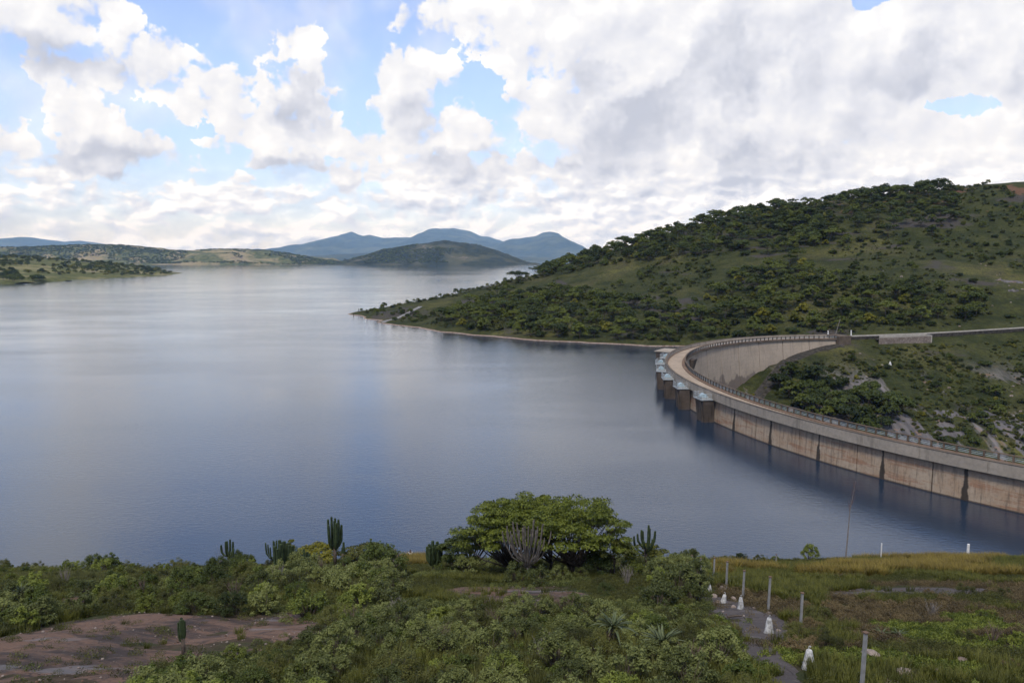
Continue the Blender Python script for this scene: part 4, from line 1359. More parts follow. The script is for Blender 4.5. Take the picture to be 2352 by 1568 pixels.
scatter_stuff('hillside_scrub', 'low scrub dotted over the open hillside', 'scrub', [c[:6] for c in open_b], HTJ)
# close low scrub over the gorge side
n_ = 9000
gx = rng.uniform(82, 330, n_); gy = rng.uniform(215, 330, n_); gz = hill_z(gx, gy)
g_r = np.hypot(gx - DC[0], gy - DC[1]); g_t = np.degrees(np.arctan2(gy - DC[1], gx - DC[0])) % 360
gyr = np.interp(gx, [p[0] for p in ROAD], [p[1] for p in ROAD])
ok = ((g_r < r_up(np.clip(g_t, 104, 252)) - 13) | (g_t < 104)) & (gy < gyr - 6.5) & (fbm(gx, gy, 14, 3, 31) > -0.18)
scatter_stuff('gorge_scrub', 'close low scrub covering the gorge side below the road', 'scrub', [(gx[i], gy[i], gz[i] - 0.1, 0.10 + 0.32 * rng.uniform() ** 2, rng.uniform(0, 6.28), (4, 5, 5, 6, 4, 5)[int(rng.integers(6))]) for i in np.where(ok)[0]], HTJ)
# the lone umbrella tree standing out against the lake, and its lesser neighbour
p = at_y(1190, 640, 572); p[2] = float(hill_z(p[0], p[1]))
place_tree('umbrella_tree', tree_meshes(131, 9.0, 17.0, 'umbrella', 40, 60, 0.42, L_DARK, M_BARK, 0.3), p, 1.0, 0.4, 'wide flat-topped tree standing alone against the lake on the point', 'tree')
p = at_y(1228, 632, 585); p[2] = float(hill_z(p[0], p[1]))
place_tree('umbrella_tree', HT[0], p, 1.0, 1.4, 'smaller flat-topped tree just right of the lone umbrella tree', 'tree')
# skyline trees
for i, (x_, y_, Y_, s_) in enumerate([(1722, 490, 606, .8), (1745, 486, 604, .9), (1790, 478, 602, .7), (1822, 472, 600, .8), (1848, 469, 600, .75), (1862, 468, 599, .75), (1970, 450, 588, .9),
                                      (2010, 447, 584, 1.0), (2045, 444, 580, 1.0), (2075, 443, 577, .9), (2110, 442, 574, 1.2), (2135, 440, 571, 1.3), (2155, 438, 568, 1.1), (1420, 575, 640, 1.0), (1600, 512, 620, .8), (1640, 505, 616, .8)]):
    p = at_y(x_, y_, Y_); p[2] = float(hill_z(p[0], p[1]))
    place_tree('skyline_tree', HT[i % 3 if i % 3 != 1 else 7], p, s_, i * 1.3, 'dark tree standing out on the skyline of the hillside', 'tree', 'skyline trees of the hillside')

# ------------------------------------------------------------------ trees of the left peninsula and the far shore
rng = np.random.default_rng(11)
PT = [tree_meshes(160 + i, h, w, 'dome', 22, 34, 0.9, lm, M_BARK, 0.3) for i, (h, w, lm) in enumerate([(12, 14, L_DARK), (9, 12, L_MID), (7, 10, L_OLIVE), (8, 12, L_YEL)])]
spots = []
for (x0, x1, y0, y1, Y0, Y1, n_) in [(0, 150, 628, 650, 1230, 1330, 34), (0, 385, 612, 634, 1560, 1950, 26), (-60, 130, 598, 612, 1700, 1950, 10), (150, 385, 622, 634, 1700, 1960, 14)]:
    k = 0
    while k < n_:
        Yq = rng.uniform(Y0, Y1); q = at_y(rng.uniform(x0, x1), 600, Yq)
        z = float(pen_z(q[0], Yq))
        pp = project(q[0], Yq, z)
        k += 1
        if z > 1.0 and x0 - 5 < pp[0] < x1: spots.append((q[0], Yq, z, Y0))
SPIT_MARKS = [(0, 650, 'the waterline of the spit at the left edge'), (60, 650, 'the dark clump of the spit'), (110, 648, 'the right end of the dark clump'), (150, 645, 'the small cape of the spit'), (230, 635, 'the meadow on the spit'),
              (320, 630, 'the beach near the tip of the spit'), (385, 630, 'the tip of the spit'), (120, 608, 'the top of the spit'), (20, 600, 'the top left of the spit'), (250, 615, 'the ridge line of the spit')]
for (x_, y_, z_, Y0) in spots:
    near = Y0 < 1300
    kd = rng.integers(2) if near else rng.integers(4)
    place_tree('spit_tree', PT[kd], (x_, y_, z_ - 0.3), rng.uniform(0.7, 1.15) * (1.0 if near else 0.8), rng.uniform(0, 6.28),
               '%s tree %s' % ('dark' if near else ('dark', 'light-green', 'olive', 'yellowish')[kd], where(*project(x_, y_, z_), SPIT_MARKS, 2.0)), 'tree', 'trees on the low spit')
PTJ = [joined(q, 'spit_tree_kind') for q in PT]
sx_ = rng.uniform(-1500, -820, 2400); sy_ = rng.uniform(1200, 2050, 2400); sz_ = pen_z(sx_, sy_)
spx, spy = project(sx_, sy_, sz_)
rows = [(sx_[i], sy_[i], sz_[i] - 0.4, rng.uniform(0.45, 0.95), rng.uniform(0, 6.28), int(rng.integers(4))) for i in np.where((sz_ > 1.2) & (fbm(sx_, sy_, 120, 3, 14) > -0.05) & ~in_poly(spx, spy, [(130, 646), (150, 630), (260, 630), (340, 637), (200, 646)]))[0]]
scatter_stuff('spit_wood', 'mass of further trees covering the low spit at left', 'wood', rows, PTJ)
FT = [joined(tree_meshes(180 + i, 9, 15, 'dome', 14, 16, 1.9, lm, M_BARK, 0.5), 'far_tree_kind') for i, lm in enumerate([L_MID, L_LIME, L_OLIVE])]
far_pts = []
for fn, x0, x1, Y0, Y1, n_, sd in [(FAR_H, -4300, -1050, 5080, 5750, 9000, 1), (ISL_H, -1150, 150, 5000, 5700, 4200, 2)]:
    x = rng.uniform(x0, x1, n_); y = rng.uniform(Y0, Y1, n_)
    z = fn(x, y)
    ok = (z > 1.5) & (fbm(x, y, 260, 4, 90 + sd) > (-0.12 if sd == 1 else -0.05))
    for i in np.where(ok)[0]: far_pts.append((x[i], y[i], z[i] - 0.5, rng.uniform(0.5, 1.0), rng.uniform(0, 6.28), rng.integers(3)))
scatter_stuff('far_wood', 'far-off trees covering the low hills across the lake', 'wood', far_pts, FT)


# ------------------------------------------------------------------ the near slope: rock, grass, bushes
def outcrop_mat(name, a_, b_, c_, wet=0.5):
    m, n = material(name)
    p = geo_pos(n)
    a = n.noise(p, 0.28, 5.0, 0.6, 0.3); b = n.noise(p, 1.6, 6.0, 0.65); c = n.noise(p, 9.0, 5.0, 0.6)
    sk = n.node('ShaderNodeVectorRotate', rotation_type='Z_AXIS'); n.put(sk.inputs['Vector'], p); sk.inputs['Angle'].default_value = 0.5
    band = n.noise(n.vmath('MULTIPLY', sk.outputs[0], (0.16, 1.1, 1.0)), 1.0, 5.0, 0.65)
    col = n.mix(n.smooth(n.math('ADD', a, n.math('MULTIPLY', n.math('SUBTRACT', band, 0.5), 0.9)), 0.36, 0.62), a_, b_)
    col = n.mix(n.smooth(b, 0.52, 0.70, 0.0, 0.8), col, c_)
    col = n.mix(n.smooth(c, 0.45, 0.75, 0.0, 0.5), col, (0.035, 0.026, 0.022))
    q_ = n.vmath('ADD', p, n.vmath('MULTIPLY', n.noise(p, 0.8, 3.0, 0.6, color=True), (1.4, 1.4, 0.0)))
    cr = n.voronoi(n.vmath('MULTIPLY', q_, (0.6, 1.0, 0.3)), 0.55, 'DISTANCE_TO_EDGE')
    crack = n.smooth(cr, 0.0, 0.022, 1.0, 0.0)
    lich = n.smooth(n.noise(p, 4.5, 5.0, 0.7), 0.60, 0.68, 0.0, 0.6)
    col = n.mix(lich, col, (0.16, 0.145, 0.125))
    col = n.mix(n.math('MULTIPLY', crack, 0.85), col, (0.018, 0.014, 0.012))
    d = n.noise(n.vmath('MULTIPLY', p, (0.5, 1.3, 1.0)), 0.34, 4.0, 0.55)
    w = n.smooth(d, 0.60, 0.66, 0.0, wet)
    col = n.mix(w, col, (0.13, 0.125, 0.13))
    finish(n, col, n.math('SUBTRACT', 0.9, n.math('MULTIPLY', w, 0.45)), 0.3, bump(n, n.math('ADD', b, n.math('MULTIPLY', c, 0.25)), 0.7, 0.10))
    return m


M_ROCK = outcrop_mat('rock_slab', (0.030, 0.020, 0.017), (0.120, 0.070, 0.047), (0.034, 0.025, 0.023), 0.5)
M_PATH = outcrop_mat('path_rock', (0.055, 0.047, 0.047), (0.075, 0.063, 0.060), (0.040, 0.033, 0.032), 0.25)


def outcrop(name, label, poly_px, mat, cell=0.3, rise=0.16, cat='rock', kind=None, seed=3):
    pts = np.array([on_ground(*q)[:2] for q in poly_px])
    x0, y0 = pts.min(0) - 2; x1, y1 = pts.max(0) + 2
    X, Y = np.meshgrid(np.arange(x0, x1, cell), np.arange(y0, y1, cell))
    jx = X + 1.7 * fbm(X, Y, 3.6, 5, seed, 0.6); jy = Y + 1.7 * fbm(X, Y, 3.6, 5, seed + 5, 0.6)
    mk = in_poly(jx, jy, [tuple(q) for q in pts]).astype(float)
    for _ in range(5):
        q = np.pad(mk, 1, mode='edge')
        mk = (q[:-2, 1:-1] + q[2:, 1:-1] + q[1:-1, :-2] + q[1:-1, 2:] + mk * 2) / 6
    led = fbm(X * 0.6 + Y * 0.25, Y, 4.5, 3, seed + 2) * 4.0
    led = (np.floor(led) + sstep(led - np.floor(led), 0.6, 1.0)) * 0.045
    Z = G(X, Y) - 0.08 + led * (mk > 0.35) + rise * sstep(mk, 0.1, 0.9) + 0.05 * fbm(X, Y, 1.2, 3, seed + 9) * (mk > 0.3)
    c = np.array([pts[:, 0].mean(), pts[:, 1].mean()]); cz = float(G(*c))
    o = link(bpy.data.objects.new(name, grid_mesh(name, X - c[0], Y - c[1], Z - cz, mat, keep=mk > 0.12)))
    o.location = (c[0], c[1], cz)
    tag(o, label, cat, kind=kind)
    return [tuple(q) for q in pts]


BARE = []
BARE.append(outcrop('rock_slab', 'broad bare reddish rock slab in the lower left corner', [(-80, 1500), (40, 1450), (180, 1418), (290, 1402), (420, 1412), (520, 1420), (660, 1406), (760, 1436), (730, 1475), (600, 1505), (470, 1525), (360, 1535), (300, 1640), (-100, 1660)], M_ROCK))
BARE.append(outcrop('rock_slab', 'reddish rock slab in the clearing before the big tree', [(1000, 1366), (1060, 1352), (1180, 1346), (1300, 1350), (1360, 1368), (1340, 1388), (1220, 1396), (1090, 1388)], M_ROCK, seed=13))
BARE.append(outcrop('rock_slab', 'small grey rock slab among bushes near the left edge', [(110, 1385), (170, 1368), (225, 1366), (220, 1385), (150, 1398)], M_ROCK, seed=23))
BARE.append(outcrop('path', 'bare grey rock path running down past the white cones', [(1610, 1375), (1650, 1368), (1700, 1385), (1760, 1400), (1850, 1450), (1800, 1480), (1830, 1530), (1870, 1620), (1790, 1620), (1760, 1540), (1700, 1480), (1660, 1430)], M_PATH, cat='path', kind='structure', seed=33))
BARE.append(outcrop('rock_slab', 'long low rock shelf in the grass on the right', [(1880, 1362), (2000, 1350), (2180, 1347), (2300, 1356), (2260, 1368), (2080, 1368), (1940, 1372)], M_PATH, seed=43))


def blade_tuft(seed, n, h, spread, mat, width=0.012, bend=0.5):
    rng = np.random.default_rng(seed)
    a = rng.uniform(0, 6.283, n); q = np.sqrt(rng.uniform(0, 1, n)) * spread
    base = np.stack([np.cos(a) * q, np.sin(a) * q, np.full(n, -0.03)], 1)
    hh = h * rng.uniform(0.55, 1.15, n)
    az = a + rng.normal(size=n) * 0.8
    out = np.stack([np.cos(az), np.sin(az), np.zeros(n)], 1)
    mid = base + out * (hh * bend * 0.25)[:, None] + np.array([0, 0, 1.0]) * (hh * 0.55)[:, None]
    tip = base + out * (hh * bend * rng.uniform(0.5, 1.2, n))[:, None] + np.array([0, 0, 1.0]) * hh[:, None]
    sd = np.stack([-np.sin(az), np.cos(az), np.zeros(n)], 1) * width
    q1 = np.stack([base - sd, base + sd, mid + sd * 0.8, mid - sd * 0.8], 1)
    q2 = np.stack([mid - sd * 0.8, mid + sd * 0.8, tip + sd * 0.15, tip - sd * 0.15], 1)
    return quads_mesh('tuft', np.concatenate([q1, q2]), [mat])


def heath_tuft(seed, n, h, w, mat, leaf=0.035):
    """a low twiggy mound"""
    rng = np.random.default_rng(seed)
    d = rng.normal(size=(n, 3)); d /= np.linalg.norm(d, axis=1, keepdims=True); d[:, 2] = np.abs(d[:, 2])
    r = rng.uniform(0.35, 1.0, n) ** 0.6
    cen = d * r[:, None] * np.array([w / 2, w / 2, h])
    nrm = rng.normal(size=(n, 3)) * 0.8 + d * 0.5
    q = leaf_quads(rng, cen, nrm, leaf * 1.0, 0.32, droop=-1.2)
    return quads_mesh('tuft', q, [mat])


G_DARK = leaf_mat('grass_dark', (0.030, 0.032, 0.010), (0.088, 0.084, 0.028), 0.2)
G_GREEN = leaf_mat('grass_green', (0.044, 0.046, 0.012), (0.128, 0.120, 0.036), 0.3)
G_GOLD = leaf_mat('grass_gold', (0.095, 0.066, 0.022), (0.235, 0.165, 0.055), 0.3)
G_BROWN = leaf_mat('heath_brown', (0.046, 0.031, 0.022), (0.135, 0.092, 0.066), 0.1)
TUFTS = [blade_tuft(1, 60, 0.38, 0.22, G_DARK), blade_tuft(2, 60, 0.45, 0.22, G_GREEN), blade_tuft(3, 55, 0.60, 0.20, G_GOLD), heath_tuft(4, 170, 0.34, 0.70, G_BROWN),
         heath_tuft(5, 190, 0.36, 0.75, L_OLIVE), heath_tuft(6, 190, 0.32, 0.70, G_DARK), heath_tuft(7, 150, 0.30, 0.6, L_SAGE, 0.045), heath_tuft(8, 150, 0.26, 0.6, L_LIME, 0.045)]
rng = np.random.default_rng(21)
n_ = 62000
yy = 14 + (99 - 14) * rng.uniform(0, 1, n_) ** 0.8
xx = rng.uniform(-1, 1, n_) * (0.70 * yy + 8)
zz = G(xx, yy)
px_, py_ = project(xx, yy, zz)
bare = np.zeros(n_, dtype=bool)
for i, pg in enumerate(BARE):
    jx = xx + 0.9 * fbm(xx, yy, 3.0, 3, 50 + i); jy = yy + 0.9 * fbm(xx, yy, 3.0, 3, 55 + i)
    bare |= in_poly(jx, jy, pg)
f1 = fbm(xx, yy, 7.0, 4, 61); f2 = fbm(xx, yy, 9.0, 4, 71); f3 = fbm(xx, yy, 5.0, 3, 81)
right = px_ > 1640 + 0.0 * py_
which = np.full(n_, 4)
which = np.where(f1 > 0.10, 5, which); which = np.where(f1 < -0.22, 1, which)
which = np.where((f2 > 0.22) & ~right, 6, which); which = np.where((f2 < -0.30) & ~right, 0, which)
# the right-hand meadow: golden along the crest, green below it, brown heath and mixed plants nearer
which = np.where((px_ > 905) & (px_ < 990) & (py_ < 1302), 2, which)
ridge_g = right & (py_ < 1325)
which = np.where(ridge_g, np.where(f1 > 0.02, 2, 1), which)
which = np.where(right & (py_ < 1300) & (px_ < 1960), np.where(f1 > 0.1, 5, 4), which)
which = np.where(right & (py_ >= 1325) & (py_ < 1400) & (px_ < 1980), np.where(f1 > 0.18, 3, 1), which)
hb = right & (py_ >= 1340) & (f2 + 0.30 * (py_ < 1460) > -0.10) & ~((py_ < 1400) & (px_ < 1900))
which = np.where(hb, 3, which)
which = np.where(right & (py_ >= 1400) & (f3 > 0.30), 7, which)
which = np.where(right & (py_ >= 1400) & (f3 < -0.36), 1, which)
sc = rng.uniform(0.7, 1.35, n_) * np.where(which == 2, 1.25, 1.0)
ok = (~bare) & (zz > 0.3) & ~((fbm(xx, yy, 2.4, 2, 91) < -0.5) & (rng.uniform(0, 1, n_) < 0.7))
few = bare & (rng.uniform(0, 1, n_) < 0.06)
sel = np.where(ok | few)[0]
def pick(ks): return [(xx[i], yy[i], zz[i], sc[i], rng.uniform(0, 6.28), which[i]) for i in sel if which[i] in ks]
def remap(rows, ks): return [(*r[:5], ks.index(r[5])) for r in rows]
for nm, lb, ct, ks in [('grass', 'green grass growing over the near slope', 'grass', [0, 1]), ('dry_grass', 'tall golden grass along the crest on the right', 'grass', [2]),
                       ('brown_heath', 'low brown heath covering the slope on the right', 'heath', [3]), ('ground_cover', 'low dark green ground cover between the bushes', 'ground cover', [4, 5, 6, 7])]:
    rows = remap(pick(ks), ks)
    scatter_stuff(nm, lb, ct, rows, [TUFTS[k] for k in ks])


# ------------------------------------------------------------------ bushes of the near slope
def bush_meshes(seed, h, w, leafmat, clumps=34, per=85, leaf=0.060, bark=None, aspect=0.42):
    rng = np.random.default_rng(seed)
    cs, rd = [], []
    tb = MB()
    for i in range(clumps):
        a = rng.uniform(0, 6.283); q = math.sqrt(rng.uniform(0, 1))
        top = math.sqrt(max(0.05, 1 - q ** 2))
        x, y = math.cos(a) * q * w * 0.45, math.sin(a) * q * w * 0.45
        z = h * (0.16 + 0.76 * top * rng.uniform(0.35, 1.08))
        r = w * rng.uniform(0.07, 0.14)
        cs.append((x, y, z)); rd.append((r, r, r * 1.15))
        tb.tube([(x * 0.12, y * 0.12, -0.15), (x * 0.55, y * 0.55, z * 0.55), (x, y, z)], [0.022, 0.014, 0.006], 4, cap=False)
    cs = np.array(cs); rd = np.array(rd)
    q = clump_leaves(rng, cs, rd, per, leaf, aspect, 0.5, 0.15)
    return quads_mesh('foliage', q, [leafmat]), tb.mesh('stem', bark or M_BARK)


BS = {'sage': [bush_meshes(301, 1.7, 2.3, L_SAGE), bush_meshes(302, 1.4, 2.0, L_SAGE, 26, 80, 0.07)],
      'lime': [bush_meshes(303, 1.5, 2.0, L_LIME), bush_meshes(304, 1.2, 1.8, L_LIME, leaf=0.07)],
      'olive': [bush_meshes(305, 1.5, 2.2, L_OLIVE, 34, 130, 0.062, None, 0.20), bush_meshes(306, 1.1, 1.9, L_OLIVE, 30, 130, 0.055, None, 0.18)],
      'dark': [bush_meshes(307, 1.9, 2.6, L_DARK, leaf=0.07), bush_meshes(308, 1.5, 2.2, L_MID, leaf=0.07)],
      'brown': [bush_meshes(309, 1.0, 1.7, L_BROWN, leaf=0.045)]}
WORD = {'sage': 'pale sage-green bush', 'lime': 'light-green leafy bush', 'olive': 'dull olive bush', 'dark': 'dark green bush', 'brown': 'brown withered bush'}
rng = np.random.default_rng(33)


NEAR_MARKS = [(50, 1362, 'the aloe near the left edge'), (165, 1382, 'the small grey rock slab'), (90, 1310, 'the left end of the crest'), (250, 1290, 'the large bush on the left crest'), (390, 1300, 'the bare stretch of left crest'), (526, 1275, 'the small two-armed cactus'),
              (645, 1285, 'the clump cactus'), (735, 1280, 'the yellow flat-topped tree'), (770, 1255, 'the tall cactus'), (856, 1280, 'the slim sapling'), (943, 1270, 'the seated person'), (998, 1285, 'the fan-shaped cactus'), (1075, 1290, 'the low dark tree'),
              (1212, 1300, 'the grey cactus'), (1320, 1300, 'the largest tree'), (1408, 1300, 'the thin yellowing tree'), (1482, 1280, 'the candelabra cactus'), (421, 1440, 'the slender cactus'), (300, 1400, 'the top of the red slab'), (100, 1540, 'the lower end of the red slab'),
              (640, 1440, 'the right end of the red slab'), (1060, 1372, 'the left end of the clearing slab'), (1180, 1372, 'the clearing slab'), (1320, 1372, 'the right end of the clearing slab'), (1408, 1450, 'the tree aloe'), (1520, 1475, 'the broad aloe'), (1500, 1370, 'the small yellowish aloe'),
              (1350, 1555, 'the prickly pear'), (1612, 1310, 'the second fence post'), (1661, 1370, 'the leaning cone'), (1766, 1440, 'the middle cone'), (1842, 1410, 'the post at the path bend'), (1857, 1520, 'the nearest cone'), (1982, 1510, 'the nearest post'), (1942, 1250, 'the bare sapling'),
              (1786, 1288, 'the short distant post'), (2080, 1358, 'the long rock shelf'), (2222, 1268, 'the thick white post'), (2082, 1545, 'the angular boulder'), (2212, 1515, 'the pale stone'), (380, 1600, 'the bottom left corner bushes'), (780, 1560, 'the dark gap in the bottom thicket'), (1050, 1560, 'the middle of the bottom edge'),
              (700, 1365, 'the large sage bush'), (1650, 1560, 'the lowest bend of the path')]


def thicket(poly_px, spacing, kinds, place, smin=0.7, smax=1.15, nmax=120, tries=2500, seed=0):
    """bushes spread through one stretch of the slope"""
    xs_ = [q[0] for q in poly_px]; ys_ = [q[1] for q in poly_px]
    got = []
    for _ in range(tries):
        a, b = rng.uniform(min(xs_), max(xs_)), rng.uniform(min(ys_), max(ys_))
        if not bool(in_poly(np.array([a]), np.array([b]), poly_px)[0]): continue
        p = on_ground(a, b)
        if 905 < a < 990 and b < 1318: continue
        if any(bool(in_poly(np.array([p[0]]), np.array([p[1]]), pg)[0]) for pg in BARE): continue
        if any((p[0] - g[0]) ** 2 + (p[1] - g[1]) ** 2 < spacing ** 2 for g in got): continue
        got.append(p)
        kd = kinds[rng.integers(len(kinds))]
        ms = BS[kd][rng.integers(len(BS[kd]))]
        s = rng.uniform(smin, smax)
        place_tree('bush', ms, (p[0], p[1], p[2] - 0.05), s, rng.uniform(0, 6.28), '%s%s %s' % ('large ' if s > smin + 0.72 * (smax - smin) else 'small ' if s < smin + 0.28 * (smax - smin) else '', WORD[kd], where(a, b, NEAR_MARKS)), 'bush', 'bushes of the near slope', sz=s * rng.uniform(0.8, 1.1))
        if len(got) >= nmax: break
    return got


thicket([(690, 1640), (700, 1470), (770, 1430), (930, 1402), (1080, 1400), (1340, 1402), (1480, 1428), (1620, 1470), (1700, 1530), (1760, 1640)], 1.35, ('sage', 'sage', 'lime', 'olive', 'sage'), 'in the thicket at the bottom centre', 0.6, 1.0, 84)
thicket([(560, 1330), (900, 1325), (930, 1395), (740, 1425), (600, 1410)], 1.9, ('sage', 'sage', 'olive', 'lime'), 'in the middle thicket left of the clearing', 0.9, 1.3, 30)
thicket([(220, 1330), (560, 1318), (560, 1415), (440, 1415), (250, 1405)], 1.9, ('olive', 'olive', 'dark', 'lime'), 'in the dark thicket above the red rock slab', 0.7, 1.1, 34)
thicket([(-40, 1350), (190, 1350), (230, 1410), (170, 1425), (40, 1455), (-60, 1470)], 1.6, ('sage', 'lime', 'olive'), 'in the thicket at the left edge', 0.75, 1.15, 20)
thicket([(-40, 1480), (60, 1500), (70, 1560), (-60, 1580)], 1.2, ('olive', 'dark'), 'at the left edge below the rock slab', 0.6, 0.9, 6)
thicket([(310, 1565), (500, 1550), (520, 1640), (300, 1640)], 1.1, ('lime', 'lime', 'sage'), 'at the bottom left below the rock slab', 0.6, 0.95, 12)
thicket([(480, 1500), (700, 1480), (700, 1640), (500, 1640)], 1.5, ('olive', 'olive', 'dark'), 'in the dark heath at the bottom left', 0.4, 0.6, 12)
thicket([(0, 1300), (540, 1290), (540, 1312), (0, 1322)], 2.0, ('olive', 'dark', 'lime', 'olive'), 'along the crest on the left', 0.6, 1.25, 24)
thicket([(540, 1288), (1000, 1284), (1000, 1322), (540, 1316)], 2.2, ('sage', 'olive', 'lime', 'dark', 'sage'), 'among the cactus trees on the crest', 0.7, 1.3, 24)
thicket([(1000, 1300), (1480, 1300), (1500, 1335), (1000, 1340)], 2.0, ('olive', 'sage', 'sage', 'dark'), 'at the foot of the big tree', 0.7, 1.15, 22)
thicket([(1480, 1300), (1590, 1294), (1606, 1330), (1600, 1390), (1510, 1400)], 1.6, ('sage', 'sage', 'lime'), 'beside the upper end of the path', 0.9, 1.3, 24)
thicket([(1640, 1278), (1830, 1278), (1830, 1290), (1640, 1294)], 1.8, ('dark', 'olive', 'olive'), 'along the crest right of the path', 0.5, 0.75, 10)
thicket([(1350, 1345), (1480, 1340), (1500, 1395), (1380, 1390)], 2.2, ('olive', 'dark'), 'in the grass right of the clearing', 0.35, 0.6, 10)
thicket([(1800, 1440), (1890, 1440), (1900, 1500), (1830, 1510)], 1.0, ('brown', 'olive'), 'beside the path by the last cones', 0.6, 0.85, 8)
thicket([(1880, 1360), (2352, 1360), (2352, 1440), (1900, 1440)], 2.2, ('brown', 'brown', 'olive'), 'in the brown heath on the right', 0.45, 0.75, 12)
thicket([(1890, 1450), (2352, 1450), (2352, 1600), (1900, 1600)], 1.7, ('lime', 'olive', 'brown'), 'in the lower right corner', 0.30, 0.5, 12)
# smaller bushes filling the thickets, past counting
UB = [joined(BS[k][j], 'undergrowth_kind') for k, j in (('sage', 1), ('olive', 1), ('dark', 1), ('lime', 1), ('olive', 0))]
rng = np.random.default_rng(44)
n_ = 1000
ux_y = 16 + (97 - 16) * rng.uniform(0, 1, n_) ** 0.8
ux_x = rng.uniform(-1, 1, n_) * (0.68 * ux_y + 6); ux_z = G(ux_x, ux_y)
upx, upy = project(ux_x, ux_y, ux_z)
b_ = np.zeros(n_, dtype=bool)
for i, pg in enumerate(BARE): b_ |= in_poly(ux_x + 0.7 * fbm(ux_x, ux_y, 3.0, 3, 50 + i), ux_y, pg)
clear = in_poly(upx, upy, [(900, 1335), (1480, 1328), (1500, 1400), (960, 1402)])
k_ = (~b_) & (upx < 1640 + 0.35 * np.maximum(upy - 1400, 0)) & ~clear & ~((upx > 905) & (upx < 990) & (upy < 1318)) & (fbm(ux_x, ux_y, 6.0, 3, 66) > -0.25)
rows = []
for i in np.where(k_)[0]:
    f = fbm(ux_x[i], ux_y[i], 9.0, 3, 68)
    kind = 0 if f > 0.15 else 3 if f < -0.28 else (1, 2, 4, 1)[int(rng.integers(4))]
    rows.append((ux_x[i], ux_y[i], ux_z[i] - 0.1, rng.uniform(0.35, 0.75), rng.uniform(0, 6.28), kind))
scatter_stuff('undergrowth', 'dense low undergrowth between the larger bushes', 'undergrowth', rows, UB)
p = on_ground(1860, 1287)
place_tree('bush', bush_meshes(331, 2.2, 2.4, L_LIME, 40, 90, 0.08), p, 1.0, 0.3, 'round bright green bush alone on the crest near the bare sapling', 'bush')
for i, (x_, y_, s_, k_) in enumerate([(250, 1312, 1.5, 'lime'), (700, 1330, 1.5, 'sage'), (880, 1330, 1.6, 'dark'), (1555, 1375, 1.5, 'sage')]):
    p = on_ground(x_, y_)
    place_tree('bush', BS[k_][0], p, s_, i * 1.1, ['large light-green bush rising over the crest near the left edge', 'large sage-green bush in front of the cactus clump', 'large dark green bush right of the tall cactus', 'large sage-green bush left of the fence posts'][i], 'bush')

for i, (x_, y_, lb) in enumerate([(1188, 1342, 'low sage bush hiding the foot of the grey cactus on its left'), (1236, 1344, 'low sage bush hiding the foot of the grey cactus on its right')]):
    place_tree('bush', BS['sage'][i], on_ground(x_, y_), 1.05, i * 2.0, lb, 'bush')

# ------------------------------------------------------------------ the big trees on the crest
L_TREE = leaf_mat('leaf_tree', (0.042, 0.056, 0.009), (0.158, 0.168, 0.034), own=0.0)


def crest_tree(label, px0, base_y, w_px, h_px, style, mat, seed, clumps, per, stems=2, leaf=0.17, tr=0.16, bark=None):
    p = on_ground(px0, base_y)
    k = p[1] / 1829.0
    ms = tree_meshes(seed, h_px * k, w_px * k, style, clumps, per, leaf, mat, bark or M_BARK, tr, stems)
    place_tree('tree', ms, (p[0], p[1], p[2] - 0.1), 1.0, 0.0, label, 'tree')


crest_tree('largest light-green spreading tree on the crest', 1322, 1320, 250, 196, 'spread', L_TREE, 401, 120, 190, 4, 0.11)
crest_tree('middle crown of the spreading tree group on the crest', 1246, 1316, 200, 212, 'spread', L_TREE, 413, 90, 190, 3, 0.11)
crest_tree('light-green spreading tree behind the grey cactus', 1164, 1319, 236, 190, 'spread', L_TREE, 402, 110, 190, 3, 0.11)
crest_tree('low dark grey-green tree left of the big spreading trees', 1075, 1314, 150, 114, 'spread', L_DARK, 403, 60, 150, 3, 0.10)
crest_tree('thin yellowing tree at the right end of the big tree group', 1408, 1322, 120, 100, 'umbrella', L_YEL, 404, 22, 80, 2, 0.14, 0.10)
crest_tree('small yellow-leaved tree round the candelabra cactus', 1478, 1316, 115, 78, 'umbrella', L_YEL, 405, 18, 70, 2, 0.13, 0.07)
crest_tree('yellow-green flat-topped tree left of the tall cactus', 735, 1306, 110, 66, 'umbrella', L_YEL, 406, 26, 100, 2, 0.13, 0.09)
crest_tree('dull green low tree right of the tall cactus', 838, 1306, 120, 64, 'umbrella', L_OLIVE, 407, 30, 100, 2, 0.12, 0.09)
crest_tree('slim sapling with two leaf tufts above the dark bush', 856, 1306, 22, 92, 'umbrella', L_LIME, 408, 5, 70, 1, 0.12, 0.05)
crest_tree('slim yellow-topped sapling leaning over the cactus clump', 672, 1310, 44, 88, 'umbrella', L_YEL, 409, 7, 80, 1, 0.12, 0.06)
crest_tree('small yellow-green tree before the trunk of the grey cactus', 1210, 1328, 64, 68, 'umbrella', L_YEL, 410, 12, 70, 1, 0.12, 0.06)
crest_tree('small dark tree under the big tree on the right', 1372, 1322, 90, 70, 'dome', L_DARK, 411, 22, 90, 2, 0.13, 0.08)
crest_tree('thin yellow shrub-tree at the foot of the big tree', 1300, 1332, 34, 36, 'umbrella', L_YEL, 412, 6, 60, 1, 0.10, 0.05)

# ------------------------------------------------------------------ cactus-like candelabra trees
def euph_mat(name, a_, b_):
    m, n = material(name)
    a = n.noise(geo_pos(n), 3.0, 4.0, 0.6)
    finish(n, n.mix(n.smooth(a, 0.35, 0.65), a_, b_), 0.7, 0.3)
    return m


M_EU = euph_mat('succulent_green', (0.018, 0.030, 0.012), (0.042, 0.062, 0.022))
M_EUG = euph_mat('succulent_grey', (0.070, 0.062, 0.054), (0.140, 0.122, 0.108))


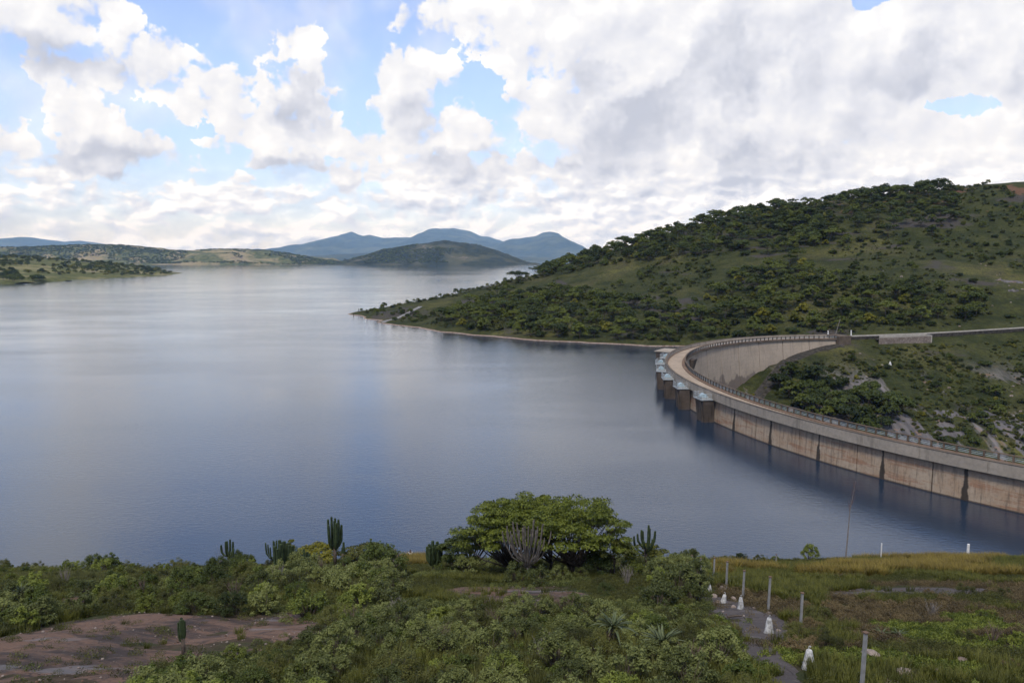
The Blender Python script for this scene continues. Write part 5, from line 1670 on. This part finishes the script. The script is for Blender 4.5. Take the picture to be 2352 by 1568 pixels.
def candelabra(label, px0, base_y, h_px, w_px, arms, mat, seed, trunk=0.35, r=0.085, upright=0.75):
    rng = np.random.default_rng(seed)
    p = on_ground(px0, base_y)
    k = p[1] / 1829.0
    h, w = h_px * k, w_px * k
    o = empty('candelabra_tree', (p[0], p[1], p[2])); tag(o, label, 'cactus')
    t = MB(); t.tube([(0, 0, -0.2), (0.02, 0, h * trunk * 0.5), (0, 0.02, h * trunk)], [r * 1.7, r * 1.5, r * 1.4], 8)
    t.build('trunk', M_GREYBARK if mat is M_EUG else M_BARK, o, True)
    for i in range(arms):
        a = i * 2.399 + rng.uniform(-0.3, 0.3); q = math.sqrt((i + 0.5) / arms)
        ex, ey = math.cos(a) * q * w / 2, math.sin(a) * q * w / 2
        top = h * (1 - 0.16 * q - rng.uniform(0, 0.18)); z0 = h * trunk * rng.uniform(0.75, 1.0)
        zb = z0 + (top - z0) * (1 - upright)
        pts = [(0, 0, z0), (ex * 0.62, ey * 0.62, z0 + (zb - z0) * 0.45), (ex * 0.95, ey * 0.95, zb + 0.12 * (top - zb)), (ex * 1.0, ey * 1.0, (zb + top) / 2), (ex * 1.03, ey * 1.03, top * 0.985), (ex * 1.03, ey * 1.03, top)]
        m_ = MB(); m_.tube(pts, [r * 0.9, r, r * 1.15, r * 1.2, r * 0.95, r * 0.25], 8, True, 0.38)
        m_.build('arm', mat, o)
    return o


candelabra('tall dark cactus tree rising highest on the crest', 770, 1308, 146, 42, 12, M_EU, 1, 0.40, 0.12, 0.8)
candelabra('small two-armed cactus tree on the crest at left', 526, 1308, 84, 36, 6, M_EU, 2, 0.45, 0.11, 0.7)
candelabra('dark clump cactus with thick arms left of the tall one', 650, 1320, 92, 48, 9, M_EU, 3, 0.10, 0.15, 0.85)
candelabra('pale-tipped cactus just behind the dark clump cactus', 632, 1304, 78, 46, 11, M_EU, 4, 0.30, 0.08, 0.7)
candelabra('short cactus between the clump and the tall one', 702, 1312, 60, 26, 6, M_EU, 5, 0.2, 0.10, 0.8)
candelabra('single dark column beside the tall cactus', 789, 1308, 80, 6, 2, M_EU, 6, 0.5, 0.11, 0.9)
candelabra('dark fan-shaped cactus standing alone left of the big trees', 998, 1312, 84, 34, 10, M_EU, 7, 0.22, 0.14, 0.8)
candelabra('large bare grey cactus tree in front of the big trees', 1212, 1334, 160, 118, 26, M_EUG, 8, 0.26, 0.055, 0.34)
candelabra('candelabra cactus with spaced arms right of the big trees', 1482, 1318, 132, 60, 11, M_EU, 9, 0.50, 0.09, 0.62)
candelabra('faint thin grey-green cactus in the bushes', 905, 1320, 70, 30, 8, M_EUG, 10, 0.3, 0.07, 0.7)
candelabra('dark slender cactus standing by the red rock slab', 421, 1506, 108, 15, 5, M_EU, 11, 0.42, 0.055, 0.85)

# ------------------------------------------------------------------ aloes and prickly pear
M_ALOE = euph_mat('aloe_leaf', (0.052, 0.070, 0.030), (0.110, 0.130, 0.060))
M_ALOEDRY = euph_mat('aloe_skirt', (0.050, 0.038, 0.026), (0.095, 0.070, 0.045))


def aloe(label, px0, base_y, stem, n_leaf, length, seed, mat=None, tilt=0.5):
    rng = np.random.default_rng(seed)
    p = on_ground(px0, base_y)
    o = empty('aloe', (p[0], p[1], p[2])); tag(o, label, 'aloe')
    t = MB()
    t.tube([(0, 0, -0.1), (0.02, 0.01, stem * 0.5), (0, 0, stem + 0.05)], [0.10, 0.16, 0.13], 8); t.build('stem', M_ALOEDRY, o)
    for k in range(int(n_leaf * 0.7) if stem > 0.5 else 0):   # dead leaves hanging round the stem
        a = rng.uniform(0, 6.283); z = stem * rng.uniform(0.25, 1.0)
        m_ = MB(); d = np.array([math.cos(a), math.sin(a), 0]); b = np.array([0, 0, z]) + d * 0.12
        m_.tube([b, b + d * 0.12 + np.array([0, 0, -0.18]), b + d * 0.10 + np.array([0, 0, -0.42])], [0.03, 0.035, 0.006], 4); m_.build('dry_leaf', M_ALOEDRY, o)
    for i in range(n_leaf):
        a = i * 2.399 + rng.uniform(-0.2, 0.2); f = i / n_leaf
        el_ = R(12 + 62 * f) + rng.uniform(-0.15, 0.15); Lf = length * (1.05 - 0.35 * f) * rng.uniform(0.85, 1.1)
        d = np.array([math.cos(a), math.sin(a), 0]); sd = np.array([-math.sin(a), math.cos(a), 0])
        vs_, fs = [], []
        N_ = 7
        for j in range(N_ + 1):
            s = j / N_
            rad = Lf * s * math.cos(el_ * (1 - 0.3 * s)); z = stem + 0.03 + Lf * s * math.sin(el_) - tilt * Lf * s ** 2.4 * math.cos(el_)
            w_ = 0.062 * (1 - s ** 1.6) * length / 0.8 + 0.003
            c = d * (0.06 + rad) + np.array([0, 0, z])
            vs_ += [c - sd * w_, c + np.array([0, 0, -0.45 * w_]), c + sd * w_, c + np.array([0, 0, -0.9 * w_])]
        for j in range(N_):
            b = j * 4
            fs += [(b, b + 1, b + 5, b + 4), (b + 1, b + 2, b + 6, b + 5), (b + 2, b + 3, b + 7, b + 6), (b + 3, b, b + 4, b + 7)]
        m_ = MB(); m_.add(vs_, fs); m_.build('leaf', mat or M_ALOE, o, True)
    return o


aloe('tree aloe on a shaggy brown stem by the path thicket', 1408, 1512, 1.25, 26, 0.95, 1)
aloe('broad aloe rosette close to the ground right of the tree aloe', 1520, 1500, 0.45, 24, 1.1, 2, None, 0.35)
aloe('small yellowish aloe among the sage bushes', 1500, 1388, 0.5, 14, 0.55, 3)
aloe('spiky aloe rosette near the left edge', 50, 1382, 0.7, 18, 0.9, 4)
aloe('left one of two small aloes behind the brown bush', 2025, 1466, 0.25, 10, 0.5, 6)
aloe('right one of two small aloes behind the brown bush', 2063, 1468, 0.25, 10, 0.5, 7)
aloe('grey-green aloe at the foot of the bushes by the tall cactus', 812, 1330, 0.5, 14, 0.8, 8)
M_PEAR = euph_mat('pear_pad', (0.060, 0.090, 0.065), (0.085, 0.120, 0.085))
p = on_ground(1352, 1672)
pr = empty('prickly_pear', tuple(p)); tag(pr, 'blue-green prickly pear pads poking up at the bottom edge', 'prickly pear')
for i, (dx_, tl, h0) in enumerate([(-0.16, -0.35, 0.75), (0.20, 0.4, 0.72), (0.0, 0.05, 0.35), (0.04, -0.1, 0.0)]):
    vs_, fs = [], []
    for j in range(18):
        a = 2 * math.pi * j / 18
        r1, r2 = 0.17 * math.cos(a), 0.25 * math.sin(a) * (1.0 if math.sin(a) > 0 else 0.95)
        for yo in (-0.03, 0.03): vs_.append((dx_ + r1 * math.cos(tl) + r2 * math.sin(tl), yo * (1 if i else 1) + 0.05 * i, h0 + 0.24 + r2 * math.cos(tl) - r1 * math.sin(tl)))
    fs = [(2 * j, 2 * ((j + 1) % 18), 2 * ((j + 1) % 18) + 1, 2 * j + 1) for j in range(18)] + [tuple(2 * j for j in range(18))[::-1], tuple(2 * j + 1 for j in range(18))]
    m_ = MB(); m_.add(vs_, fs); m_.build('pad', M_PEAR, pr)


# ------------------------------------------------------------------ fence posts, cones, stones
M_GALV = plain('fence_post_paint', (0.21, 0.21, 0.205), 0.7, 0.15, 5.0)
M_CONE = plain('whitewash', (0.36, 0.36, 0.35), 0.9, 0.5, 5.0)
M_RUST = plain('rusty_hook', (0.12, 0.075, 0.05), 0.8)
M_STONE = outcrop_mat('field_stone', (0.16, 0.125, 0.105), (0.235, 0.19, 0.16), (0.11, 0.09, 0.08), 0.1)

fence = [  # x, top y, foot y
    (1592, 1276, 1314, 'first fence post at the far end of the row, half hidden in bushes'), (1612, 1282, 1330, 'second fence post from the far end of the row'),
    (1642, 1281, 1336, 'third fence post from the far end of the row'), (1672, 1290, 1350, 'fourth fence post from the far end of the row'),
    (1710, 1311, 1376, 'fifth fence post from the far end, behind the cone with stones'), (1768, 1325, 1407, 'tall fence post behind the cone in the middle of the path'),
    (1842, 1362, 1456, 'tall fence post right of the path bend'), (1982, 1454, 1600, 'nearest and tallest fence post, cut by the bottom edge'),
    (1786, 1278, 1298, 'short distant post beyond the row on the crest')]
for (x_, y0, y1, lb) in fence:
    p = on_ground(x_ - 4, y1)
    top = at_y(x_, y0, p[1])
    h = max(1.2, top[2] - p[2])
    o = empty('fence_post', tuple(p)); tag(o, lb, 'post', 'grey fence posts beside the path')
    o.rotation_euler = (0.0, R(random.Random(x_).uniform(0.5, 2.0)), R(x_ % 40))
    m_ = MB(); m_.box((0, 0, h / 2 - 0.1), (0.105, 0.105, h + 0.2), 0, 0.92); m_.build('shaft', M_GALV, o)
    c_ = MB(); c_.box((0, 0, h + 0.023), (0.15, 0.15, 0.04)); c_.build('cap', M_RUST, o)
cones = [(1629, 1362, 0.62, 'farthest white cone, above the pile of stones'), (1661, 1386, 0.62, 'white cone second from the far end, leaning beside stones'),
         (1701, 1400, 0.78, 'white cone at the head of the grey path'), (1766, 1456, 0.85, 'white cone standing in the middle of the path'), (1857, 1537, 0.80, 'nearest white cone, half covered by brown heath')]
for i, (x_, y_, h, lb) in enumerate(cones):
    p = on_ground(x_, y_)
    o = empty('marker_cone', (p[0], p[1], p[2]), i * 0.7); tag(o, lb, 'cone', 'whitewashed cones along the path')
    m_ = MB(); vs_ = []; nn = 10
    rr = random.Random(i)
    prof = [(0.0, 0.25), (0.06, 0.26), (0.30, 0.22), (0.62, 0.165), (0.88, 0.125), (0.98, 0.10), (1.0, 0.05)]
    for (s, r_) in prof:
        for k in range(nn):
            a = 2 * math.pi * k / nn
            j = 1 + rr.uniform(-0.05, 0.05)
            vs_.append((math.cos(a) * r_ * j * (h / 0.8) ** 0.5, math.sin(a) * r_ * j * 0.8 * (h / 0.8) ** 0.5, s * h - 0.02))
    fs = [(r_ * nn + k, r_ * nn + (k + 1) % nn, (r_ + 1) * nn + (k + 1) % nn, (r_ + 1) * nn + k) for r_ in range(len(prof) - 1) for k in range(nn)]
    fs += [tuple(range(nn))[::-1], tuple((len(prof) - 1) * nn + k for k in range(nn))]
    m_.add(vs_, fs); m_.build('body', M_CONE, o, True)
    hk = MB(); hk.tube([(0.02, 0, h - 0.04), (0.02, 0, h + 0.08), (-0.02, 0, h + 0.12), (-0.05, 0, h + 0.08)], 0.022, 5); hk.build('hook', M_CONE, o)
    if i == 1: o.rotation_euler = (0, R(9), 0.3)


def stone(name, label, p, size, seed, mat=None, group=None, cat='stone', flat=0.6):
    rr = np.random.default_rng(seed)
    import bmesh
    bm = bmesh.new(); bmesh.ops.create_icosphere(bm, subdivisions=2, radius=1.0)
    off = rr.normal(size=(6, 3)); off /= np.linalg.norm(off, axis=1, keepdims=True); cut = rr.uniform(0.55, 0.85, 6)
    sx, sy, sz = size * rr.uniform(0.8, 1.2), size * rr.uniform(0.65, 1.0), size * flat * rr.uniform(0.7, 1.1)
    for v in bm.verts:
        c = np.array(v.co)
        for k in range(6):
            d = c @ off[k] - cut[k]
            if d > 0: c = c - off[k] * d
        v.co = Vector((c[0] * sx, c[1] * sy, c[2] * sz))
    me = bpy.data.meshes.new(name); bm.to_mesh(me); bm.free(); me.materials.append(mat or M_STONE)
    o = link(bpy.data.objects.new(name, me)); o.location = (p[0], p[1], p[2] + sz * 0.35); o.rotation_euler = (rr.normal() * 0.15, rr.normal() * 0.15, rr.uniform(0, 6.28))
    tag(o, label, cat, group)
    return o


for i, (x_, y_, s, lb) in enumerate([(1998, 1514, 0.62, 'large pale boulder right of the nearest fence post'), (2082, 1556, 0.60, 'angular grey boulder near the bottom edge'), (2050, 1578, 0.55, 'flat pale boulder at the bottom edge left of the angular one'),
                                     (2212, 1522, 0.40, 'pale stone in the lower right heath'), (2150, 1545, 0.22, 'small grey stone right of the angular boulder'), (2182, 1540, 0.18, 'smaller stone beside the pale stone'),
                                     (2030, 1520, 0.25, 'grey stone just right of the large pale boulder'), (1660, 1355, 0.42, 'tan stone at the top of the pile by the far cones'), (1638, 1373, 0.36, 'rounded stone under the farthest cone'),
                                     (1650, 1384, 0.25, 'pale stone left of the leaning cone'), (1685, 1378, 0.32, 'grey stone right of the leaning cone'), (1684, 1396, 0.25, 'low stone left of the cone at the head of the path'),
                                     (1732, 1400, 0.22, 'stone behind the cone at the head of the path'), (1690, 1352, 0.25, 'stone at the right end of the pile'), (1790, 1450, 0.28, 'flat tan stone right of the middle cone'),
                                     (1690, 1448, 0.18, 'small orange flake lying on the path'), (1742, 1494, 0.14, 'small dark stone lying lower on the path'), (1766, 1411, 0.25, 'tan stone at the foot of the tall post')]):
    p = on_ground(x_, y_)
    stone('stone' if s < 0.45 else 'boulder', lb, (p[0], p[1], p[2] + 0.02), s * 0.75, 500 + i, cat='stone' if s < 0.45 else 'boulder', flat=0.3 if ('flat' in lb or 'flake' in lb) else 0.7)
# loose chips on the red slab and rubble in the gorge: past counting
rng = np.random.default_rng(55)
def chip_mesh(seed, mat):
    o = stone('chip', None, (0, 0, 0), 1.0, seed, mat); me = o.data
    bpy.data.objects.remove(o); return me


M_CHIP = plain('pale_chip', (0.21, 0.175, 0.15), 0.9, 0.3, 2.0)
CH = [chip_mesh(610, M_STONE), chip_mesh(611, M_CHIP), chip_mesh(612, M_ROCK)]
rows = []
for pg, n_ in zip(BARE, (420, 120, 20, 60, 60)):
    a = np.array(pg)
    x = rng.uniform(a[:, 0].min(), a[:, 0].max(), n_ * 3); y = rng.uniform(a[:, 1].min(), a[:, 1].max(), n_ * 3)
    k = np.where(in_poly(x, y, pg) & (fbm(x, y, 3.0, 3, 5) > -0.15))[0][:n_]
    z = G(x, y) + 0.09
    for i in k: rows.append((x[i], y[i], z[i], 0.02 + 0.07 * rng.uniform() ** 2.5, rng.uniform(0, 6.28), rng.integers(3)))
scatter_stuff('rubble', 'loose stone chips strewn over the bare rock', 'rubble', rows, CH)
rows = []
x = rng.uniform(90, 330, 700); y = rng.uniform(240, 420, 700); z = hill_z(x, y)
rr_ = np.hypot(x - DC[0], y - DC[1]); yr = np.interp(x, _rx, _ry)
for i in np.where(((rr_ < 112) | (y > yr + 8)) & (fbm(x, y, 22, 3, 6) > 0.15) & (np.abs(y - yr) > 6) & (z > -40))[0]:
    if y[i] < 325 or x[i] > 190: rows.append((x[i], y[i], z[i] + 0.1, rng.uniform(0.25, 0.9), rng.uniform(0, 6.28), rng.integers(2)))
scatter_stuff('scree', 'pale loose rocks scattered on the slopes round the road', 'rubble', rows, CH)

# rock faces bared on the gorge side
def face_slab(label, px_c, py_c, Y_, w, h, seed):
    q = at_y(px_c, py_c, Y_)
    X, Y = np.meshgrid(np.linspace(-w * 0.7, w * 0.7, 44), np.linspace(-h * 0.7, h * 0.7, 44))
    wx, wy = q[0] + X, q[1] + Y
    r = np.hypot(X / (w / 2), Y / (h / 2)) + 0.9 * fbm(X, Y, min(w, h) * 0.6, 4, seed)
    Z = hill_z(wx, wy) + 0.6 * sstep(1.0 - r, 0.0, 0.5) - 0.25 + 0.3 * fbm(wx, wy, 5.0, 3, seed + 3)
    o = link(bpy.data.objects.new('rock_face', grid_mesh('rock_face', X, Y, Z - q[2], M_GRAN, keep=r < 1.02)))
    o.location = tuple(q); tag(o, label, 'rock')


def granite():
    m, n = material('gorge_granite')
    p = geo_pos(n)
    a = n.noise(n.vmath('MULTIPLY', p, (1.0, 0.15, 0.15)), 0.55, 5.0, 0.6); b = n.noise(p, 0.35, 4.0, 0.6); c = n.noise(p, 2.5, 5.0, 0.65)
    col = n.mix(n.smooth(a, 0.35, 0.65), (0.050, 0.047, 0.050), (0.115, 0.106, 0.104))
    col = n.mix(n.smooth(b, 0.56, 0.66, 0.0, 0.8), col, (0.20, 0.125, 0.085))
    col = n.mix(n.smooth(c, 0.50, 0.75, 0.0, 0.5), col, (0.045, 0.042, 0.040))
    finish(n, col, 0.8, 0.3, bump(n, n.math('ADD', a, c), 0.6, 0.4))
    return m


M_GRAN = granite()
for i, (x_, y_, Y_, w, h, lb) in enumerate([(2062, 965, 258, 11, 26, 'grey streaked rock face rising behind the railing'), (2130, 985, 252, 5, 24, 'narrow rock rib right of the grey rock face'),
                                           (2190, 985, 254, 14, 12, 'pinkish rock face low in the gorge'), (2300, 965, 262, 10, 30, 'long steep rock face near the right edge'),
                                           (2180, 930, 268, 18, 9, 'rounded brown rock bulge above the pinkish face'), (2340, 1010, 250, 9, 16, 'rock face at the right edge above the railing'),
                                           (1812, 912, 276, 9, 10, 'tan bare rock at the foot of the dam wall'), (2318, 655, 385, 16, 6, 'dark flat rock slab in the hillside grass at right'), (2330, 680, 372, 8, 3, 'pale rock plates below the dark slab at right')]):
    face_slab(lb, x_, y_, Y_, w, h, 700 + i)

# sticks and white posts
def stick(name, label, a, b, r, mat, cat):
    p, q = on_ground(*a), on_ground(*b)
    m_ = MB(); d = np.array([q[0] - p[0], q[1] - p[1], q[2] - p[2]])
    m_.tube([(0, 0, 0.14), d * 0.5 + np.array([0, 0, 0.17]), d + np.array([0, 0, 0.14])], [r, r * 1.1, r * 0.8], 6)
    o = m_.build(name, mat); o.location = tuple(p); tag(o, label, cat)


stick('log', 'short dark log lying across the grey path', (1671, 1422), (1703, 1419), 0.06, M_BARK, 'log')
for (x_, y0, y1, r, lb) in [(2222, 1249, 1284, 0.16, 'thick white post on the crest at right'), (2023, 1247, 1284, 0.07, 'thin white post on the crest left of the thick one')]:
    p = on_ground(x_, y1); t = at_y(x_ + 1, y0, p[1])
    m_ = MB(); h = max(1.0, t[2] - p[2]); m_.tube([(0, 0, -0.1), (0.01, 0, h * 0.5), (0.03, 0, h)], [r, r, r * 0.9], 8)
    o = m_.build('white_post', M_WHITE); o.location = tuple(p); tag(o, lb, 'post')
# bare sapling
p = on_ground(1942, 1284); k = p[1] / 1829.0
o = empty('bare_sapling', tuple(p)); tag(o, 'tall thin leafless sapling on the crest in front of the lake', 'tree')
m_ = MB(); m_.tube([(0, 0, -0.2), (3 * k, 0, 60 * k), (6 * k, 0.1, 120 * k), (17 * k, 0.1, 192 * k)], [0.10, 0.075, 0.045, 0.008], 6); m_.build('trunk', M_GREYBARK, o)
tw_ = MB(); rr = random.Random(4)
for i in range(34):
    f = rr.uniform(0.58, 0.97); z = 192 * k * f
    x0 = np.interp(z, [0, 60 * k, 120 * k, 192 * k], [0, 3 * k, 6 * k, 17 * k])
    a = rr.uniform(0, 6.28); L_ = rr.uniform(0.5, 1.3) * (1.15 - f) * 2.2
    tw_.tube([(x0, 0.1, z), (x0 + math.cos(a) * L_ * 0.35, 0.1 + math.sin(a) * L_ * 0.35, z + L_ * 0.6), (x0 + math.cos(a) * L_ * 0.45, 0.1 + math.sin(a) * L_ * 0.45, z + L_ * 1.1)], [0.018, 0.011, 0.004], 4, cap=False)
tw_.build('twigs', plain('twig', (0.13, 0.075, 0.06), 0.9), o)
# leafless twiggy shrub by the small cactus
p = on_ground(510, 1304)
o = empty('bare_shrub', tuple(p)); tag(o, 'thin leafless shrub beside the small two-armed cactus', 'shrub')
tw_ = MB()
for i in range(26):
    a = rr.uniform(0, 6.28); L_ = rr.uniform(1.2, 2.8); s = rr.uniform(0.15, 0.5)
    tw_.tube([(0, 0, 0), (math.cos(a) * L_ * s * 0.5, math.sin(a) * L_ * s * 0.5, L_ * 0.55), (math.cos(a) * L_ * s, math.sin(a) * L_ * s, L_)], [0.02, 0.013, 0.005], 4, cap=False)
tw_.build('twigs', M_GREYBARK, o)

# dead and bare shrubs standing up out of the thickets
M_DEAD = plain('dead_twig', (0.115, 0.085, 0.065), 0.95, 0.3, 5.0)
for i, (x_, y_, h, lb) in enumerate([(150, 1345, 1.6, 'bare twiggy shrub behind the small grey rock slab'), (330, 1375, 1.3, 'dead brown shrub above the red slab'), (540, 1385, 1.5, 'bare shrub at the edge of the dark thicket'),
        (640, 1350, 1.6, 'dead shrub below the clump cactus'), (745, 1330, 1.8, 'greyish dead shrub under the tall cactus'), (815, 1455, 1.3, 'bare shrub at the left of the bottom thicket'), (905, 1430, 1.2, 'dead twigs in the bottom thicket below the middle bushes'),
        (1010, 1500, 1.2, 'bare twigs in the middle of the bottom thicket'), (1130, 1450, 1.2, 'dead shrub below the clearing slab'), (1250, 1525, 1.1, 'bare twigs left of the prickly pear'), (1300, 1420, 1.3, 'thin dead shrub right below the clearing'),
        (1590, 1540, 1.0, 'bare twigs below the broad aloe'), (1440, 1345, 1.5, 'dead brown shrub in the grass right of the clearing'), (1575, 1340, 1.5, 'greyish bare shrub near the far fence posts'), (450, 1560, 1.0, 'dead twigs in the bottom left heath'), (2140, 1420, 0.9, 'dead brown shrub in the right heath'), (2280, 1480, 0.9, 'bare twigs at the lower right edge')]):
    p = on_ground(x_, y_)
    o = empty('dead_shrub', tuple(p)); tag(o, lb, 'shrub', 'dead shrubs of the near slope')
    q_ = random.Random(900 + i); tw_ = MB()
    for k in range(22):
        a = q_.uniform(0, 6.28); L_ = h * q_.uniform(0.6, 1.1); s = q_.uniform(0.12, 0.55)
        e_ = np.array([math.cos(a) * L_ * s, math.sin(a) * L_ * s, L_]); m0 = e_ * 0.55 + np.array([q_.uniform(-.06, .06), q_.uniform(-.06, .06), 0.08])
        tw_.tube([(0, 0, -0.05), m0, e_], [0.018, 0.012, 0.004], 4, cap=False)
        for j in range(3):
            b_ = m0 + (e_ - m0) * q_.uniform(0.1, 0.8); a2 = q_.uniform(0, 6.28)
            tw_.tube([b_, b_ + np.array([math.cos(a2) * 0.14, math.sin(a2) * 0.14, 0.20]) * h * 0.8], [0.008, 0.003], 3, cap=False)
    tw_.build('twigs', M_DEAD if i % 3 else M_GREYBARK, o)

# ------------------------------------------------------------------ the person sitting on the crest, back to us
def skin_body(name, joints, edges, mat, parent):
    me = bpy.data.meshes.new(name)
    me.from_pydata([j[:3] for j in joints], edges, [])
    o = bpy.data.objects.new(name, me); link(o, parent)
    md = o.modifiers.new('skin', 'SKIN'); md.use_smooth_shade = True
    for v, j in zip(me.skin_vertices[0].data, joints): v.radius = (j[3], j[3])
    me.skin_vertices[0].data[0].use_root = True
    o.modifiers.new('sub', 'SUBSURF').levels = 1
    o.modifiers['sub'].render_levels = 2
    me.materials.append(mat)
    return o


p = on_ground(943, 1286)
stone('boulder', 'low rock the seated person sits on in the orange grass', (p[0], p[1], p[2]), 0.55, 590, cat='boulder', flat=0.7)
pn = empty('person', (p[0], p[1], p[2] + 0.42), R(20)); tag(pn, 'person in a white shirt sitting in the orange grass, facing the lake', 'person')
M_SKIN = plain('skin', (0.085, 0.050, 0.035), 0.6); M_HAIR = plain('hair', (0.012, 0.010, 0.009), 0.8); M_SHIRT = plain('shirt', (0.55, 0.55, 0.55), 0.8); M_TROU = plain('trousers', (0.05, 0.055, 0.07), 0.8)
J = [(0, 0, 0.14, 0.15), (0, 0.02, 0.36, 0.14), (0, 0.04, 0.58, 0.15), (0, 0.05, 0.68, 0.06), (0, 0.07, 0.80, 0.095), (0, 0.08, 0.90, 0.09),
     (-0.19, 0.06, 0.60, 0.065), (-0.27, 0.20, 0.40, 0.05), (-0.16, 0.42, 0.42, 0.035), (0.19, 0.06, 0.60, 0.065), (0.27, 0.20, 0.40, 0.05), (0.16, 0.42, 0.42, 0.035),
     (-0.10, 0.10, 0.12, 0.10), (-0.16, 0.48, 0.44, 0.07), (-0.15, 0.72, 0.06, 0.05), (-0.15, 0.88, 0.04, 0.04), (0.10, 0.10, 0.12, 0.10), (0.16, 0.48, 0.44, 0.07), (0.15, 0.72, 0.06, 0.05), (0.15, 0.88, 0.04, 0.04)]
Ed = [(0, 1), (1, 2), (2, 3), (3, 4), (4, 5), (2, 6), (6, 7), (7, 8), (2, 9), (9, 10), (10, 11), (0, 12), (12, 13), (13, 14), (14, 15), (0, 16), (16, 17), (17, 18), (18, 19)]
skin_body('body', J, Ed, M_SKIN, pn)
skin_body('shirt', [(0, 0, 0.16, 0.165), (0, 0.02, 0.36, 0.155), (0, 0.04, 0.58, 0.165), (-0.19, 0.06, 0.60, 0.08), (-0.25, 0.16, 0.46, 0.07), (0.19, 0.06, 0.60, 0.08), (0.25, 0.16, 0.46, 0.07)], [(0, 1), (1, 2), (2, 3), (3, 4), (2, 5), (5, 6)], M_SHIRT, pn)
skin_body('trousers', [(0, 0.0, 0.12, 0.16), (-0.10, 0.10, 0.12, 0.11), (-0.16, 0.48, 0.44, 0.085), (-0.15, 0.70, 0.10, 0.065), (0.10, 0.10, 0.12, 0.11), (0.16, 0.48, 0.44, 0.085), (0.15, 0.70, 0.10, 0.065)], [(0, 1), (1, 2), (2, 3), (0, 4), (4, 5), (5, 6)], M_TROU, pn)
hb_ = skin_body('hair', [(0, 0.05, 0.86, 0.10), (0, 0.055, 0.92, 0.095)], [(0, 1)], M_HAIR, pn)
